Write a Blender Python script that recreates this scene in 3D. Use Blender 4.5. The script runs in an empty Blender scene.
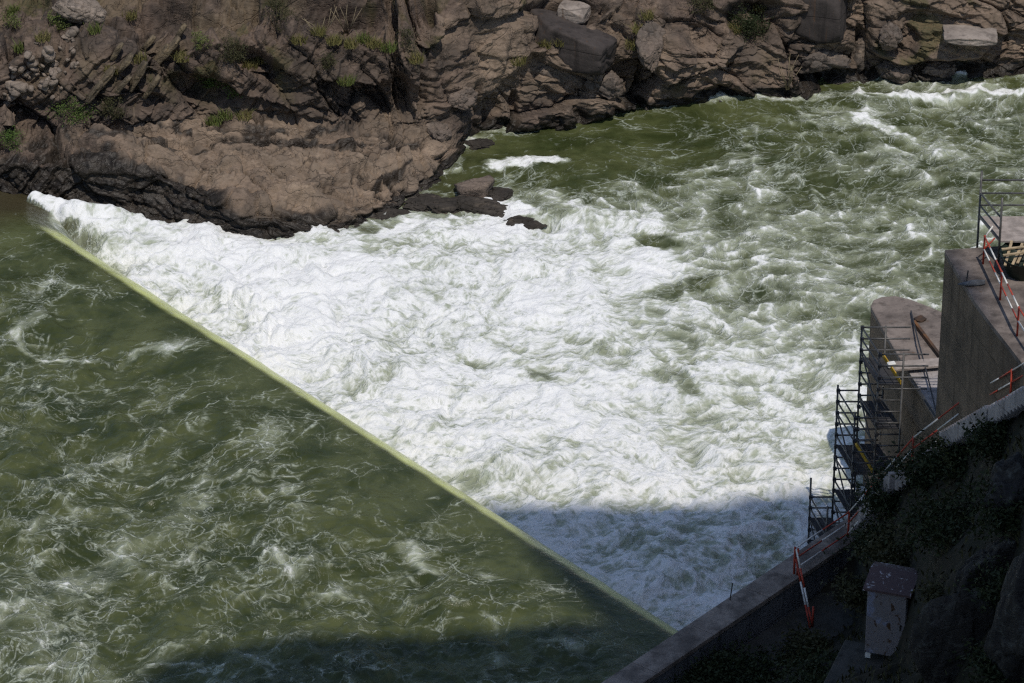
import bpy, bmesh, math, random
import numpy as np
from mathutils import Vector

# ------------------------------------------------------------------ camera, sky, sun, exposure
SC = bpy.context.scene
COL = SC.collection
CAM_H, PITCH, LENS = 85.0, math.radians(28.0), 140.0
F = LENS / 36.0 * 1024.0
cam_d = bpy.data.cameras.new('camera'); cam = bpy.data.objects.new('camera', cam_d); COL.objects.link(cam)
cam.location = (0, 0, CAM_H); cam.rotation_euler = (math.pi / 2 - PITCH, 0, 0)
cam_d.lens = LENS; cam_d.sensor_width = 36.0; cam_d.clip_start = 1.0; cam_d.clip_end = 3000.0
SC.camera = cam

SUN_AZ, SUN_EL = math.radians(18.0), math.radians(64.0)      # azimuth: right of straight behind the camera
SUN = np.array([math.sin(SUN_AZ) * math.cos(SUN_EL), -math.cos(SUN_AZ) * math.cos(SUN_EL), math.sin(SUN_EL)])
world = bpy.data.worlds.new('World'); SC.world = world; world.use_nodes = True
wn = world.node_tree.nodes; wl = world.node_tree.links
sky = wn.new('ShaderNodeTexSky'); sky.sky_type = 'NISHITA'; sky.sun_disc = False
sky.sun_elevation = SUN_EL; sky.sun_rotation = math.pi - SUN_AZ; sky.air_density = 1.0; sky.dust_density = 0.6
wl.new(sky.outputs[0], wn['Background'].inputs[0]); wn['Background'].inputs[1].default_value = 0.112
sun_d = bpy.data.lights.new('sun', 'SUN'); sun = bpy.data.objects.new('sun', sun_d); COL.objects.link(sun)
sun_d.energy = 3.0; sun_d.angle = math.radians(0.5); sun_d.color = (1.0, 0.94, 0.85)
sun.rotation_euler = Vector(-SUN).to_track_quat('-Z', 'Y').to_euler()
SC.cycles.use_denoising = False; SC.cycles.use_adaptive_sampling = True; SC.cycles.adaptive_threshold = 0.02; SC.cycles.filter_width = 1.3; SC.cycles.max_bounces = 6; SC.cycles.sample_clamp_indirect = 3.0
SC.view_settings.view_transform = 'Standard'; SC.view_settings.look = 'None'
SC.view_settings.exposure = 0.0; SC.view_settings.gamma = 1.0; SC.view_settings.use_curve_mapping = False

# ------------------------------------------------------------------ surveying helpers
cp, sp = math.cos(PITCH), math.sin(PITCH)
def ray(px, py):
    xr = (px - 512.0) / F; yr = -(py - 341.5) / F
    return np.array([xr, cp + yr * sp, -sp + yr * cp])
def at(px, py, z):                                   # point of the level z that the photograph shows there
    d = ray(px, py); t = (z - CAM_H) / d[2]
    return np.array([d[0] * t, d[1] * t, z])
def aty(px, py, Y):                                  # point at the depth Y
    d = ray(px, py); t = Y / d[1]
    return np.array([d[0] * t, Y, CAM_H + d[2] * t])
def at_np(px, py, z):
    xr = (px - 512.0) / F; yr = -(py - 341.5) / F
    dz = -sp + yr * cp; t = (z - CAM_H) / dz
    return np.stack([xr * t, (cp + yr * sp) * t, z + 0 * t], -1)
def proj(P):
    x = P[..., 0]; y = P[..., 1]; z = P[..., 2] - CAM_H
    dep = y * cp - z * sp; up = y * sp + z * cp
    return 512.0 + F * x / dep, 341.5 - F * up / dep
def ss(a, b, x):
    t = np.clip((x - a) / (b - a), 0, 1); return t * t * (3 - 2 * t)

# ------------------------------------------------------------------ noise
def _perm(seed):
    r = np.random.RandomState(seed); p = r.permutation(256); return np.concatenate([p, p, p])
_G3 = np.random.RandomState(99).normal(size=(256, 3)); _G3 /= np.linalg.norm(_G3, axis=1, keepdims=True); _G3 = _G3.astype(np.float32)
_A2 = np.linspace(0, 2 * np.pi, 256, endpoint=False); _G2 = np.stack([np.cos(_A2), np.sin(_A2)], 1).astype(np.float32)
def p2(x, y, seed=0):
    pm = _perm(seed); xi = np.floor(x).astype(np.int64); yi = np.floor(y).astype(np.int64)
    fx = (x - xi).astype(np.float32); fy = (y - yi).astype(np.float32); xi &= 255; yi &= 255
    u = fx * fx * fx * (fx * (fx * 6 - 15) + 10); v = fy * fy * fy * (fy * (fy * 6 - 15) + 10)
    def g(i, j):
        h = _G2[pm[pm[(xi + i)] + (yi + j)]]; return h[..., 0] * (fx - i) + h[..., 1] * (fy - j)
    a = g(0, 0); b = g(1, 0); c = g(0, 1); d = g(1, 1)
    return ((a + u * (b - a)) * (1 - v) + (c + u * (d - c)) * v) * 1.5
def p3(P, s, seed=0):
    pm = _perm(seed); Q = P / s; I = np.floor(Q).astype(np.int64); f = (Q - I).astype(np.float32); I &= 255
    w = f * f * f * (f * (f * 6 - 15) + 10); out = 0
    for i in (0, 1):
        for j in (0, 1):
            for k in (0, 1):
                h = _G3[pm[pm[pm[I[..., 0] + i] + I[..., 1] + j] + I[..., 2] + k]]
                dt = h[..., 0] * (f[..., 0] - i) + h[..., 1] * (f[..., 1] - j) + h[..., 2] * (f[..., 2] - k)
                out = out + dt * (w[..., 0] if i else 1 - w[..., 0]) * (w[..., 1] if j else 1 - w[..., 1]) * (w[..., 2] if k else 1 - w[..., 2])
    return out * 1.5
def fbm3(P, s, n=4, seed=0, g=0.5):
    o = 0; a = 1
    for i in range(n): o = o + a * p3(P, s / 2 ** i, seed + i); a *= g
    return o
def fbm2(x, y, s, n=4, seed=0, g=0.5):
    o = 0; a = 1
    for i in range(n): o = o + a * p2(x / s * 2 ** i + 7.3 * i, y / s * 2 ** i + 3.1 * i, seed + i); a *= g
    return o
def cells(P, s, seed=0):
    """nearest jittered cell: F1, F2, three random numbers of the cell, vector from its seed"""
    Q = P / s; I = np.floor(Q).astype(np.int64); n = Q.shape[0]
    F1 = np.full(n, 9e9); F2 = np.full(n, 9e9); R = np.zeros((n, 3)); D = np.zeros((n, 3))
    pm = _perm(seed); T = np.random.RandomState(seed + 5).rand(256, 6)
    for i in (-1, 0, 1):
        for j in (-1, 0, 1):
            for k in (-1, 0, 1):
                J = I + (i, j, k); M = J & 255
                t = T[pm[pm[pm[M[:, 0]] + M[:, 1]] + M[:, 2]]]
                dv = Q - J - t[:, :3]; dd = (dv * dv).sum(1)
                c = dd < F1
                F2 = np.where(c, F1, np.minimum(F2, dd)); F1 = np.where(c, dd, F1)
                R[c] = t[c, 3:]; D[c] = dv[c]
    return np.sqrt(F1), np.sqrt(F2), R, D

# ------------------------------------------------------------------ mesh helpers
def link(o, parent=None):
    COL.objects.link(o)
    if parent is not None: o.parent = parent
    return o
def tag(o, label=None, cat=None, group=None, kind=None):
    if label: o['label'] = label
    if cat: o['category'] = cat
    if group: o['group'] = group
    if cat and not kind: kind = 'thing'
    if kind: o['kind'] = kind
    return o
def mesh_np(name, V, quads, mats, parent=None, smooth=True, attrs=None, tris=None, midx=None):
    me = bpy.data.meshes.new(name); V = np.ascontiguousarray(V, np.float32)
    quads = np.asarray(quads if quads is not None else np.zeros((0, 4)), np.int32).reshape(-1, 4)
    tris = np.asarray(tris if tris is not None else np.zeros((0, 3)), np.int32).reshape(-1, 3)
    me.vertices.add(len(V)); me.vertices.foreach_set('co', V.ravel())
    nl = quads.size + tris.size; nf = len(quads) + len(tris)
    me.loops.add(nl); me.loops.foreach_set('vertex_index', np.concatenate([quads.ravel(), tris.ravel()]))
    st = np.concatenate([np.arange(len(quads)) * 4, quads.size + np.arange(len(tris)) * 3]).astype(np.int32)
    me.polygons.add(nf); me.polygons.foreach_set('loop_start', st)
    if smooth: me.polygons.foreach_set('use_smooth', np.ones(nf, bool))
    if midx is not None: me.polygons.foreach_set('material_index', np.asarray(midx, np.int32))
    for k, a in (attrs or {}).items():
        a = np.ascontiguousarray(a, np.float32)
        at_ = me.attributes.new(k, 'FLOAT' if a.ndim == 1 else 'FLOAT_VECTOR', 'POINT')
        at_.data.foreach_set('value' if a.ndim == 1 else 'vector', a.ravel())
    me.update(calc_edges=True); me.validate()
    for m in (mats if isinstance(mats, (list, tuple)) else [mats]): me.materials.append(m)
    o = bpy.data.objects.new(name, me); return link(o, parent)
def grid_quads(nu, nv, keep=None):
    i = np.arange(nu * nv).reshape(nv, nu)
    q = np.stack([i[:-1, :-1], i[:-1, 1:], i[1:, 1:], i[1:, :-1]], -1).reshape(-1, 4)
    return q if keep is None else q[keep[q].all(1)]
def compact(V, q, attrs):
    used = np.unique(q); mp = np.full(len(V), -1, np.int64); mp[used] = np.arange(len(used))
    return V[used], mp[q], {k: a[used] for k, a in attrs.items()}
class Geo:
    def __init__(self): self.v = []; self.f = []; self.m = []
    def box(self, c, ax, ay, az, m=0, bev=0.0):       # centre, three half-axis vectors
        c, ax, ay, az = map(np.asarray, (c, ax, ay, az)); n = len(self.v)
        for k in (-1, 1):
            for j in (-1, 1):
                for i in (-1, 1): self.v.append(c + i * ax + j * ay + k * az)
        for q in ((0, 2, 3, 1), (4, 5, 7, 6), (0, 1, 5, 4), (2, 6, 7, 3), (0, 4, 6, 2), (1, 3, 7, 5)):
            self.f.append([n + t for t in q]); self.m.append(m)
        return self
    def prism(self, poly, z0, z1, m=0, shrink=None):   # poly: list of xy, z1 may be list
        n = len(self.v); k = len(poly)
        b = shrink if shrink is not None else poly
        for p in b: self.v.append(np.array([p[0], p[1], z0]))
        for i, p in enumerate(poly): self.v.append(np.array([p[0], p[1], z1[i] if hasattr(z1, '__len__') else z1]))
        for i in range(k): self.f.append([n + i, n + (i + 1) % k, n + k + (i + 1) % k, n + k + i]); self.m.append(m)
        self.f.append([n + k + i for i in range(k)]); self.m.append(m)
        self.f.append([n + i for i in range(k)][::-1]); self.m.append(m)
        return self
    def tube(self, pts, r, n=8, m=0, cap=True):
        pts = [np.asarray(p, float) for p in pts]; base = len(self.v); rs = r if hasattr(r, '__len__') else [r] * len(pts)
        for i, p in enumerate(pts):
            d = pts[min(i + 1, len(pts) - 1)] - pts[max(i - 1, 0)]; d /= (np.linalg.norm(d) + 1e-9)
            a = np.cross(d, (0.3, 0.2, 1) if abs(d[2]) < .9 else (1, 0.1, 0)); a /= np.linalg.norm(a); b = np.cross(d, a)
            for k in range(n):
                t = 2 * math.pi * k / n; self.v.append(p + rs[i] * (math.cos(t) * a + math.sin(t) * b))
        for i in range(len(pts) - 1):
            for k in range(n):
                self.f.append([base + i * n + k, base + i * n + (k + 1) % n, base + (i + 1) * n + (k + 1) % n, base + (i + 1) * n + k])
                self.m.append(m if not hasattr(m, '__len__') else m[i % len(m)])
        if cap:
            self.f.append([base + k for k in range(n)][::-1]); self.m.append(m if not hasattr(m, '__len__') else m[0])
            e = base + (len(pts) - 1) * n; self.f.append([e + k for k in range(n)]); self.m.append(m if not hasattr(m, '__len__') else m[-1])
        return self
    def build(self, name, mats, parent=None, smooth=False, bevel=0.0):
        me = bpy.data.meshes.new(name); off = np.zeros(3)
        if parent is not None and parent.type == 'EMPTY': off = np.array(parent.location)
        me.from_pydata([tuple(v - off) for v in self.v], [], self.f)
        for m in (mats if isinstance(mats, (list, tuple)) else [mats]): me.materials.append(m)
        me.polygons.foreach_set('material_index', np.array(self.m, np.int32))
        if smooth: me.polygons.foreach_set('use_smooth', np.ones(len(self.f), bool))
        if bevel:
            bm = bmesh.new(); bm.from_mesh(me)
            bmesh.ops.bevel(bm, geom=bm.edges[:], offset=bevel, segments=1, affect='EDGES', clamp_overlap=True); bm.to_mesh(me); bm.free()
        me.update()
        return link(bpy.data.objects.new(name, me), parent)
def empty(name, loc, label, cat, group=None):
    o = bpy.data.objects.new(name, None); o.empty_display_size = .3; COL.objects.link(o); o.location = tuple(float(c) for c in loc)
    return tag(o, label, cat, group)
def U(v): v = np.asarray(v, float); return v / np.linalg.norm(v)

# ------------------------------------------------------------------ materials
class NT:
    def __init__(self, name):
        self.m = bpy.data.materials.new(name); self.m.use_nodes = True; self.n = self.m.node_tree.nodes; self.l = self.m.node_tree.links
        self.b = self.n['Principled BSDF']; self.b.inputs['Specular IOR Level'].default_value = 0.3
        self.pos = self.n.new('ShaderNodeNewGeometry').outputs['Position']
    def put(self, sock, v):
        if hasattr(v, 'links') or isinstance(v, bpy.types.NodeSocket): self.l.new(v, sock)
        else: sock.default_value = (tuple(v) + (1,) if hasattr(v, '__len__') and len(v) == 3 and sock.type == 'RGBA' else v)
    def attr(self, k, vec=False):
        a = self.n.new('ShaderNodeAttribute'); a.attribute_name = k; return a.outputs['Vector' if vec else 'Fac']
    def noise(self, vec, s, d=4, rough=.55, dist=0.0):
        t = self.n.new('ShaderNodeTexNoise'); self.put(t.inputs['Vector'], vec); t.inputs['Scale'].default_value = s
        t.inputs['Detail'].default_value = d; t.inputs['Roughness'].default_value = rough; t.inputs['Distortion'].default_value = dist
        return t.outputs['Fac']
    def voro(self, vec, s, feat='F1'):
        t = self.n.new('ShaderNodeTexVoronoi'); t.feature = feat; self.put(t.inputs['Vector'], vec); t.inputs['Scale'].default_value = s
        return t.outputs['Distance']
    def mul_vec(self, vec, s):
        t = self.n.new('ShaderNodeVectorMath'); t.operation = 'MULTIPLY'; self.put(t.inputs[0], vec); t.inputs[1].default_value = s; return t.outputs[0]
    def add_vec(self, a, b):
        t = self.n.new('ShaderNodeVectorMath'); t.operation = 'ADD'; self.put(t.inputs[0], a); self.put(t.inputs[1], b); return t.outputs[0]
    def ma(self, op, a, b=0.0, c=0.0, clamp=False):
        t = self.n.new('ShaderNodeMath'); t.operation = op; t.use_clamp = clamp
        for i, v in enumerate((a, b, c)): self.put(t.inputs[i], v)
        return t.outputs[0]
    def rng(self, v, a, b, c=0.0, d=1.0, smooth=True):
        t = self.n.new('ShaderNodeMapRange'); t.interpolation_type = 'SMOOTHSTEP' if smooth else 'LINEAR'
        for i, x in enumerate((v, a, b, c, d)): self.put(t.inputs[i], x)
        return t.outputs[0]
    def mix(self, f, a, b, mode='MIX'):
        t = self.n.new('ShaderNodeMix'); t.data_type = 'RGBA'; t.blend_type = mode
        self.put(t.inputs['Factor'], f); self.put(t.inputs[6], a); self.put(t.inputs[7], b); return t.outputs[2]
    def sep(self, v):
        t = self.n.new('ShaderNodeSeparateXYZ'); self.put(t.inputs[0], v); return t.outputs
    def bump(self, h, strength=.5, dist=.1):
        t = self.n.new('ShaderNodeBump'); t.inputs['Strength'].default_value = strength; t.inputs['Distance'].default_value = dist
        self.put(t.inputs['Height'], h); self.l.new(t.outputs[0], self.b.inputs['Normal'])
    def out(self, color, rough=.8, spec=None):
        self.put(self.b.inputs['Base Color'], color); self.put(self.b.inputs['Roughness'], rough)
        if spec is not None: self.put(self.b.inputs['Specular IOR Level'], spec)
        return self.m

def mat_plain(name, c, rough=.7, var=.35, s=3.0, c2=None, metal=0.0, bump=.0):
    t = NT(name); n = t.noise(t.pos, s, 5, .6)
    c2 = c2 or tuple(x * (1 - var) for x in c)
    if bump: t.bump(t.noise(t.pos, s * 6, 4), bump, .03)
    t.b.inputs['Metallic'].default_value = metal
    return t.out(t.mix(t.rng(n, .35, .65), c, c2), rough)

def mat_water():
    t = NT('white_water'); q0 = t.attr('warp', True); dens = t.attr('foam'); thin = t.attr('thin'); murk = t.attr('murk')
    def jig(v, s, a, d=3):
        n = t.n.new('ShaderNodeTexNoise'); t.put(n.inputs['Vector'], v); n.inputs['Scale'].default_value = s; n.inputs['Detail'].default_value = d
        m = t.n.new('ShaderNodeVectorMath'); m.operation = 'MULTIPLY_ADD'; t.l.new(n.outputs['Color'], m.inputs[0]); m.inputs[1].default_value = (a, a, 0); t.put(m.inputs[2], v); return m.outputs[0]
    q = jig(jig(q0, .8, .55), 3.5, .10)
    big = t.noise(q0, .20, 3, .55); body = t.noise(q, .8, 5, .6); fine = t.noise(t.add_vec(q, (4, 4, 4)), 2.6, 4, .62); speck = t.noise(t.pos, 6.5, 2.5, .62)
    lf = t.ma('ADD', t.ma('MULTIPLY', t.ma('SUBTRACT', big, .5), .9), t.ma('MULTIPLY', t.ma('SUBTRACT', body, .5), .75))
    dd = t.ma('ADD', dens, lf)
    # a net of foam: warped cell edges at four sizes, plus torn ridges
    def net(s, w, off):
        e = t.voro(t.add_vec(q, off), s, 'DISTANCE_TO_EDGE'); return t.rng(e, 0.0, w, 1.0, 0.0), t.rng(e, 0.0, w * 2.8, 1.0, 0.0)
    def ridge(s, d, w, off):
        n = t.noise(t.add_vec(q, off), s, d, .5); e = t.ma('ABSOLUTE', t.ma('SUBTRACT', n, .5)); return t.rng(e, 0.0, w, 1.0, 0.0), t.rng(e, 0, w * 2.8, 1.0, 0.0)
    n1, w1 = net(.50, .030, (3, 1, 0)); n2, w2 = net(1.15, .048, (9, 4, 0)); n3, w3 = net(2.6, .10, (1, 8, 0)); r1, v1 = ridge(.5, 4, .013, (2, 2, 5)); r2, v2 = ridge(1.4, 4, .023, (7, 2, 5))
    gate = lambda off, s, lo, hi: t.rng(t.noise(t.add_vec(q0, off), s, 3, .6), lo, hi)
    l1 = t.ma('MULTIPLY', t.ma('MAXIMUM', n1, r1), gate((5, 9, 3), .55, .36, .60)); l2 = t.ma('MULTIPLY', t.ma('MAXIMUM', n2, r2), gate((8, 1, 3), .9, .40, .62)); l3 = t.ma('MULTIPLY', n3, gate((2, 6, 3), 1.3, .42, .66))
    r0, v0 = ridge(.22, 4, .010, (6, 3, 8)); l1 = t.ma('MAXIMUM', l1, t.ma('MULTIPLY', r0, gate((1, 4, 9), .4, .34, .50))); l3 = t.ma('MULTIPLY', l3, t.rng(dd, .30, .75)); l2 = t.ma('MULTIPLY', l2, t.rng(dd, .08, .50, .15, 1.0))
    lace = t.ma('MAXIMUM', t.ma('MAXIMUM', l1, t.ma('MULTIPLY', l2, .95)), t.ma('MULTIPLY', l3, .75))
    patch = t.rng(t.ma('ADD', dd, t.ma('MULTIPLY', t.ma('SUBTRACT', fine, .5), 1.25)), .08, .44)
    lace = t.ma('MULTIPLY', t.ma('MULTIPLY', lace, patch), t.rng(speck, .35, .56, .22, 1.0))
    fleck = t.ma('MULTIPLY', t.rng(t.ma('ADD', t.ma('MULTIPLY', speck, .55), t.ma('MULTIPLY', fine, .45)), .56, .63), t.rng(dd, .2, .7))
    solid = t.rng(t.ma('ADD', dd, t.ma('MULTIPLY', t.ma('SUBTRACT', fine, .5), 1.1)), .66, 1.12)
    cover = t.ma('MAXIMUM', t.ma('MAXIMUM', lace, t.ma('MULTIPLY', fleck, .8)), t.ma('MULTIPLY', solid, .92))
    milk = t.rng(dd, .38, 1.08)
    deep = t.mix(t.rng(t.ma('ADD', t.ma('MULTIPLY', t.noise(q0, .33, 4, .6), .6), t.ma('MULTIPLY', body, .4)), .36, .64), (.030, .039, .0125), (.080, .090, .035))
    deep = t.mix(murk, deep, (.050, .040, .022))
    water = t.mix(t.ma('MULTIPLY', milk, .85), deep, (.40, .43, .31))
    water = t.mix(thin, water, (.53, .57, .22))
    web = t.ma('MAXIMUM', t.ma('MAXIMUM', t.ma('MULTIPLY', t.ma('MAXIMUM', w2, v2), .95), t.ma('MULTIPLY', w3, .8)), t.ma('MAXIMUM', t.ma('MULTIPLY', v1, .8), t.ma('MULTIPLY', w1, .6)))
    web = t.ma('ADD', t.ma('MULTIPLY', web, .36), t.ma('ADD', t.ma('MULTIPLY', t.ma('SUBTRACT', fine, .42), .9), t.ma('MULTIPLY', t.ma('SUBTRACT', dd, .92), .75)))
    fo = t.mix(t.rng(web, .02, .70), (.36, .395, .32), (.80, .80, .80))
    colr = t.mix(cover, water, fo)
    t.b.inputs['IOR'].default_value = 1.33
    rip = t.ma('ADD', t.ma('MULTIPLY', t.noise(t.pos, 2.6, 5, .62, .4), .7), t.ma('MULTIPLY', cover, t.ma('ADD', .25, t.ma('ADD', t.ma('MULTIPLY', speck, .7), t.ma('MULTIPLY', fine, .2)))))
    t.bump(rip, .8, .12)
    return t.out(colr, t.rng(cover, 0, .5, .22, .8), t.rng(cover, 0, .5, .34, .12))

def mat_rock(name, c1, c2, c3, attr=True, scale=1.0):
    t = NT(name); p = t.pos
    ps = t.mul_vec(p, (.55, 1.0, 1.15)); n1 = t.noise(p, .35 * scale, 6, .62, .6); n2 = t.noise(ps, 1.6 * scale, 6, .65, .6); n3 = t.noise(ps, 7 * scale, 5, .65)
    col = t.mix(t.rng(n1, .38, .62), c1, c2)
    col = t.mix(t.rng(n2, .50, .72), col, c3)
    col = t.mix(t.rng(n3, .42, .75), col, tuple(x * .45 for x in c1))
    streak = t.noise(t.mul_vec(p, (2.2, 2.2, .35)), 1.3 * scale, 5, .6)
    col = t.mix(t.ma('MULTIPLY', t.rng(streak, .56, .70), .6), col, tuple(x * .35 for x in c2))
    rough = .88
    if attr:
        wet = t.attr('wet'); moss = t.attr('moss'); soil = t.attr('soil'); tone = t.attr('tone')
        col = t.mix(tone, t.mix(1.0, col, (.55, .545, .57), 'MULTIPLY'), t.mix(.40, col, (.275, .205, .145)))
        col = t.mix(soil, col, (.15, .115, .075))
        col = t.mix(moss, col, t.mix(t.rng(n3, .4, .6), (.075, .062, .016), (.045, .055, .014)))
        col = t.mix(wet, col, t.mix(t.rng(n2, .4, .65), (.016, .013, .0105), (.042, .034, .027)))
        rough = t.rng(wet, 0, 1, .9, .38)
    crack = t.voro(t.add_vec(ps, t.mul_vec(t.noise(p, 1.1, 4, .65), (1.3, 1.3, 1.3))), 1.0 * scale, 'DISTANCE_TO_EDGE')
    col = t.mix(t.ma('MULTIPLY', t.rng(crack, .0, .045, 1.0, 0.0), t.rng(n1, .46, .62, 0.0, .6)), col, (.022, .018, .015))
    h = t.ma('ADD', t.ma('MULTIPLY', n2, .6), t.ma('ADD', t.ma('MULTIPLY', n3, .35), t.ma('MULTIPLY', t.rng(crack, 0, .05), .22)))
    t.bump(h, .9, .16 / scale)
    return t.out(col, rough, .25)

def mat_concrete(name, c, dark, s=1.0):
    t = NT(name); p = t.pos
    n = t.noise(p, .8 * s, 6, .65); f = t.noise(p, 9 * s, 4, .6)
    st = t.noise(t.mul_vec(p, (1.6, 1.6, .12)), 1.2 * s, 5, .62)
    col = t.mix(t.rng(n, .35, .68), c, dark)
    col = t.mix(t.ma('MULTIPLY', t.rng(st, .48, .7), .65), col, tuple(x * .4 for x in dark))
    col = t.mix(t.ma('MULTIPLY', t.rng(f, .5, .75), .35), col, tuple(x * .6 for x in dark))
    zc = t.sep(p)[2]; fr = t.ma('ABSOLUTE', t.ma('SUBTRACT', t.ma('FRACT', t.ma('DIVIDE', t.ma('ADD', zc, t.ma('MULTIPLY', n, .06)), 1.35)), .5)); joint = t.rng(fr, .475, .497)
    col = t.mix(t.ma('MULTIPLY', joint, .6), col, tuple(x * .35 for x in dark))
    rs = t.noise(t.mul_vec(p, (2.6, 2.6, .16)), 1.7 * s, 4, .6); col = t.mix(t.ma('MULTIPLY', t.rng(rs, .60, .74), .55), col, (.10, .055, .03))
    t.bump(t.ma('SUBTRACT', t.ma('ADD', f, n), t.ma('MULTIPLY', joint, .8)), .4, .05)
    return t.out(col, .9, .2)

def mat_leaf(name, a, b):
    t = NT(name); oi = t.n.new('ShaderNodeObjectInfo'); n = t.noise(t.pos, 2.2, 4, .7); n2 = t.noise(t.pos, 14, 2)
    col = t.mix(t.rng(t.ma('ADD', t.ma('MULTIPLY', n, .7), t.ma('MULTIPLY', n2, .3)), .35, .65), a, b)
    t.b.inputs['Transmission Weight'].default_value = 0.0
    return t.out(col, .7, .25)

def mat_flaky(name, paint, rust, s, lo, hi, blotch=None):
    t = NT(name); p = t.pos
    n = t.noise(p, s, 6, .7, .8); r = t.noise(p, s * .6, 5, .6)
    col = t.mix(t.rng(n, lo, hi), paint, rust)
    if blotch: col = t.mix(t.ma('MULTIPLY', t.rng(r, .54, .66), .8), col, blotch)
    t.bump(n, .4, .03)
    return t.out(col, .65, .3)

M = {}
M['water'] = mat_water()
M['rock'] = mat_rock('bank_rock', (.225, .165, .122), (.110, .088, .070), (.30, .225, .165))
M['rock_plain'] = mat_rock('boulder_rock', (.165, .127, .102), (.100, .084, .072), (.225, .175, .138), attr=False)
M['rock_slab'] = mat_rock('slab_rock', (.175, .135, .085), (.105, .085, .060), (.225, .175, .110), attr=False)
M['rock_pale'] = mat_rock('pale_rock', (.23, .185, .150), (.17, .14, .115), (.29, .235, .19), attr=False)
M['rock_wet'] = mat_rock('wet_rock', (.050, .042, .035), (.028, .024, .020), (.105, .085, .066), attr=False)
M['rock_lichen'] = mat_rock('lichen_rock', (.034, .031, .028), (.020, .019, .018), (.08, .083, .074), attr=False, scale=1.4)
M['soil'] = mat_plain('dry_soil', (.026, .022, .014), .95, .5, 1.2, (.013, .014, .008), bump=.5)
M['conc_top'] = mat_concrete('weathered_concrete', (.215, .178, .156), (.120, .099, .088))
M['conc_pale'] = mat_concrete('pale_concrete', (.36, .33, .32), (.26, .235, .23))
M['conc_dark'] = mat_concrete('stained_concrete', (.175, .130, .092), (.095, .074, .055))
M['conc_darkgrey'] = mat_concrete('dark_grey_concrete', (.070, .068, .062), (.040, .040, .034))  # darker grey concrete for the apron and the pad
M['conc_shaded'] = mat_concrete('shade_toned_concrete', (.062, .052, .048), (.040, .034, .032))  # shade of the far-bank block and wall faces put into the colour
M['conc_wall'] = mat_concrete('wall_concrete', (.30, .255, .22), (.18, .152, .132))
M['conc_grey'] = mat_concrete('grey_concrete', (.17, .175, .185), (.10, .105, .115))
M['steel'] = mat_plain('galvanised_steel', (.13, .125, .12), .5, .4, 4, metal=.4)
M['steel_dark'] = mat_plain('dark_steel', (.06, .06, .065), .55, .4, 4, metal=.3)
M['deck'] = mat_plain('deck_board', (.05, .047, .048), .7, .4, 3)
M['deck_pale'] = mat_plain('pale_deck_board', (.34, .29, .26), .85, .35, 2.5, bump=.3)
M['yellow'] = mat_plain('yellow_paint', (.55, .33, .03), .6, .4, 3)
M['red'] = mat_plain('red_paint', (.42, .06, .035), .55, .35, 4)
M['white'] = mat_plain('white_paint', (.72, .70, .66), .55, .25, 4)
M['black'] = mat_plain('black_paint', (.012, .012, .012), .6, .3, 4)
M['tarp'] = mat_plain('green_tarpaulin', (.020, .032, .024), .5, .5, 3)
M['wood'] = mat_plain('pale_timber', (.42, .32, .20), .85, .35, 6)
M['rust'] = mat_plain('rusty_steel', (.16, .075, .03), .85, .5, 1.2, (.04, .028, .022))
M['cable'] = mat_plain('dark_cable', (.035, .035, .04), .6, .3, 5)
M['door'] = mat_flaky('flaking_white_paint', (.17, .155, .16), (.06, .032, .018), 2.6, .56, .62, (.22, .24, .33))
M['cab_side'] = mat_flaky('cabinet_side', (.10, .10, .105), (.06, .05, .045), 2.0, .5, .65)
M['cab_roof'] = mat_flaky('cabinet_roof', (.085, .055, .055), (.40, .38, .40), 3.2, .58, .62)
M['leaf_dark'] = mat_leaf('dark_leaves', (.013, .021, .006), (.028, .036, .011))
M['leaf_olive'] = mat_leaf('olive_leaves', (.030, .033, .011), (.050, .046, .019))
M['leaf_green'] = mat_leaf('green_leaves', (.045, .085, .015), (.085, .120, .028))
M['grass_dry'] = mat_leaf('dry_grass', (.16, .135, .05), (.10, .10, .03))
M['grass_green'] = mat_leaf('green_grass', (.07, .10, .022), (.11, .12, .035))
M['stem'] = mat_plain('bark', (.085, .065, .045), .9, .4, 6)
M['stem_dry'] = mat_plain('dry_stalk', (.24, .19, .12), .9, .4, 6)

# ------------------------------------------------------------------ WATER
ZU = 2.5
A = at(44, 228, ZU); B = at(672, 632, ZU)
CD = U((B - A)[:2]); CN = np.array([-CD[1], CD[0]])           # along the crest; CN points downstream
if CN[0] < 0: CN = -CN
CL = float(np.linalg.norm((B - A)[:2]))

def shepard(X, Y, pts, p=3.0):
    """smooth field through control values given at picture places of the river plane"""
    num = 0; den = 0
    for (x, y, v) in pts:
        d2 = (X - x) ** 2 + ((Y - y) * 1.7) ** 2 + 60.0
        w = d2 ** (-p / 2 * 1.15); num = num + w * v; den = den + w
    return num / den
def polyfield(X, Y, pts, zs=None):
    """distance to a polyline, and the value interpolated along it"""
    best = np.full(X.shape, 1e9); val = np.zeros(X.shape); par = np.zeros(X.shape)
    for k in range(len(pts) - 1):
        a = np.asarray(pts[k], float)[:2]; b = np.asarray(pts[k + 1], float)[:2]; d = b - a
        t = np.clip(((X - a[0]) * d[0] + (Y - a[1]) * d[1]) / (d @ d), 0, 1)
        r = np.hypot(X - a[0] - t * d[0], Y - a[1] - t * d[1])
        c = r < best; best = np.where(c, r, best)
        if zs is not None: val = np.where(c, zs[k] + t * (zs[k + 1] - zs[k]), val)
    return best, val
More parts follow.
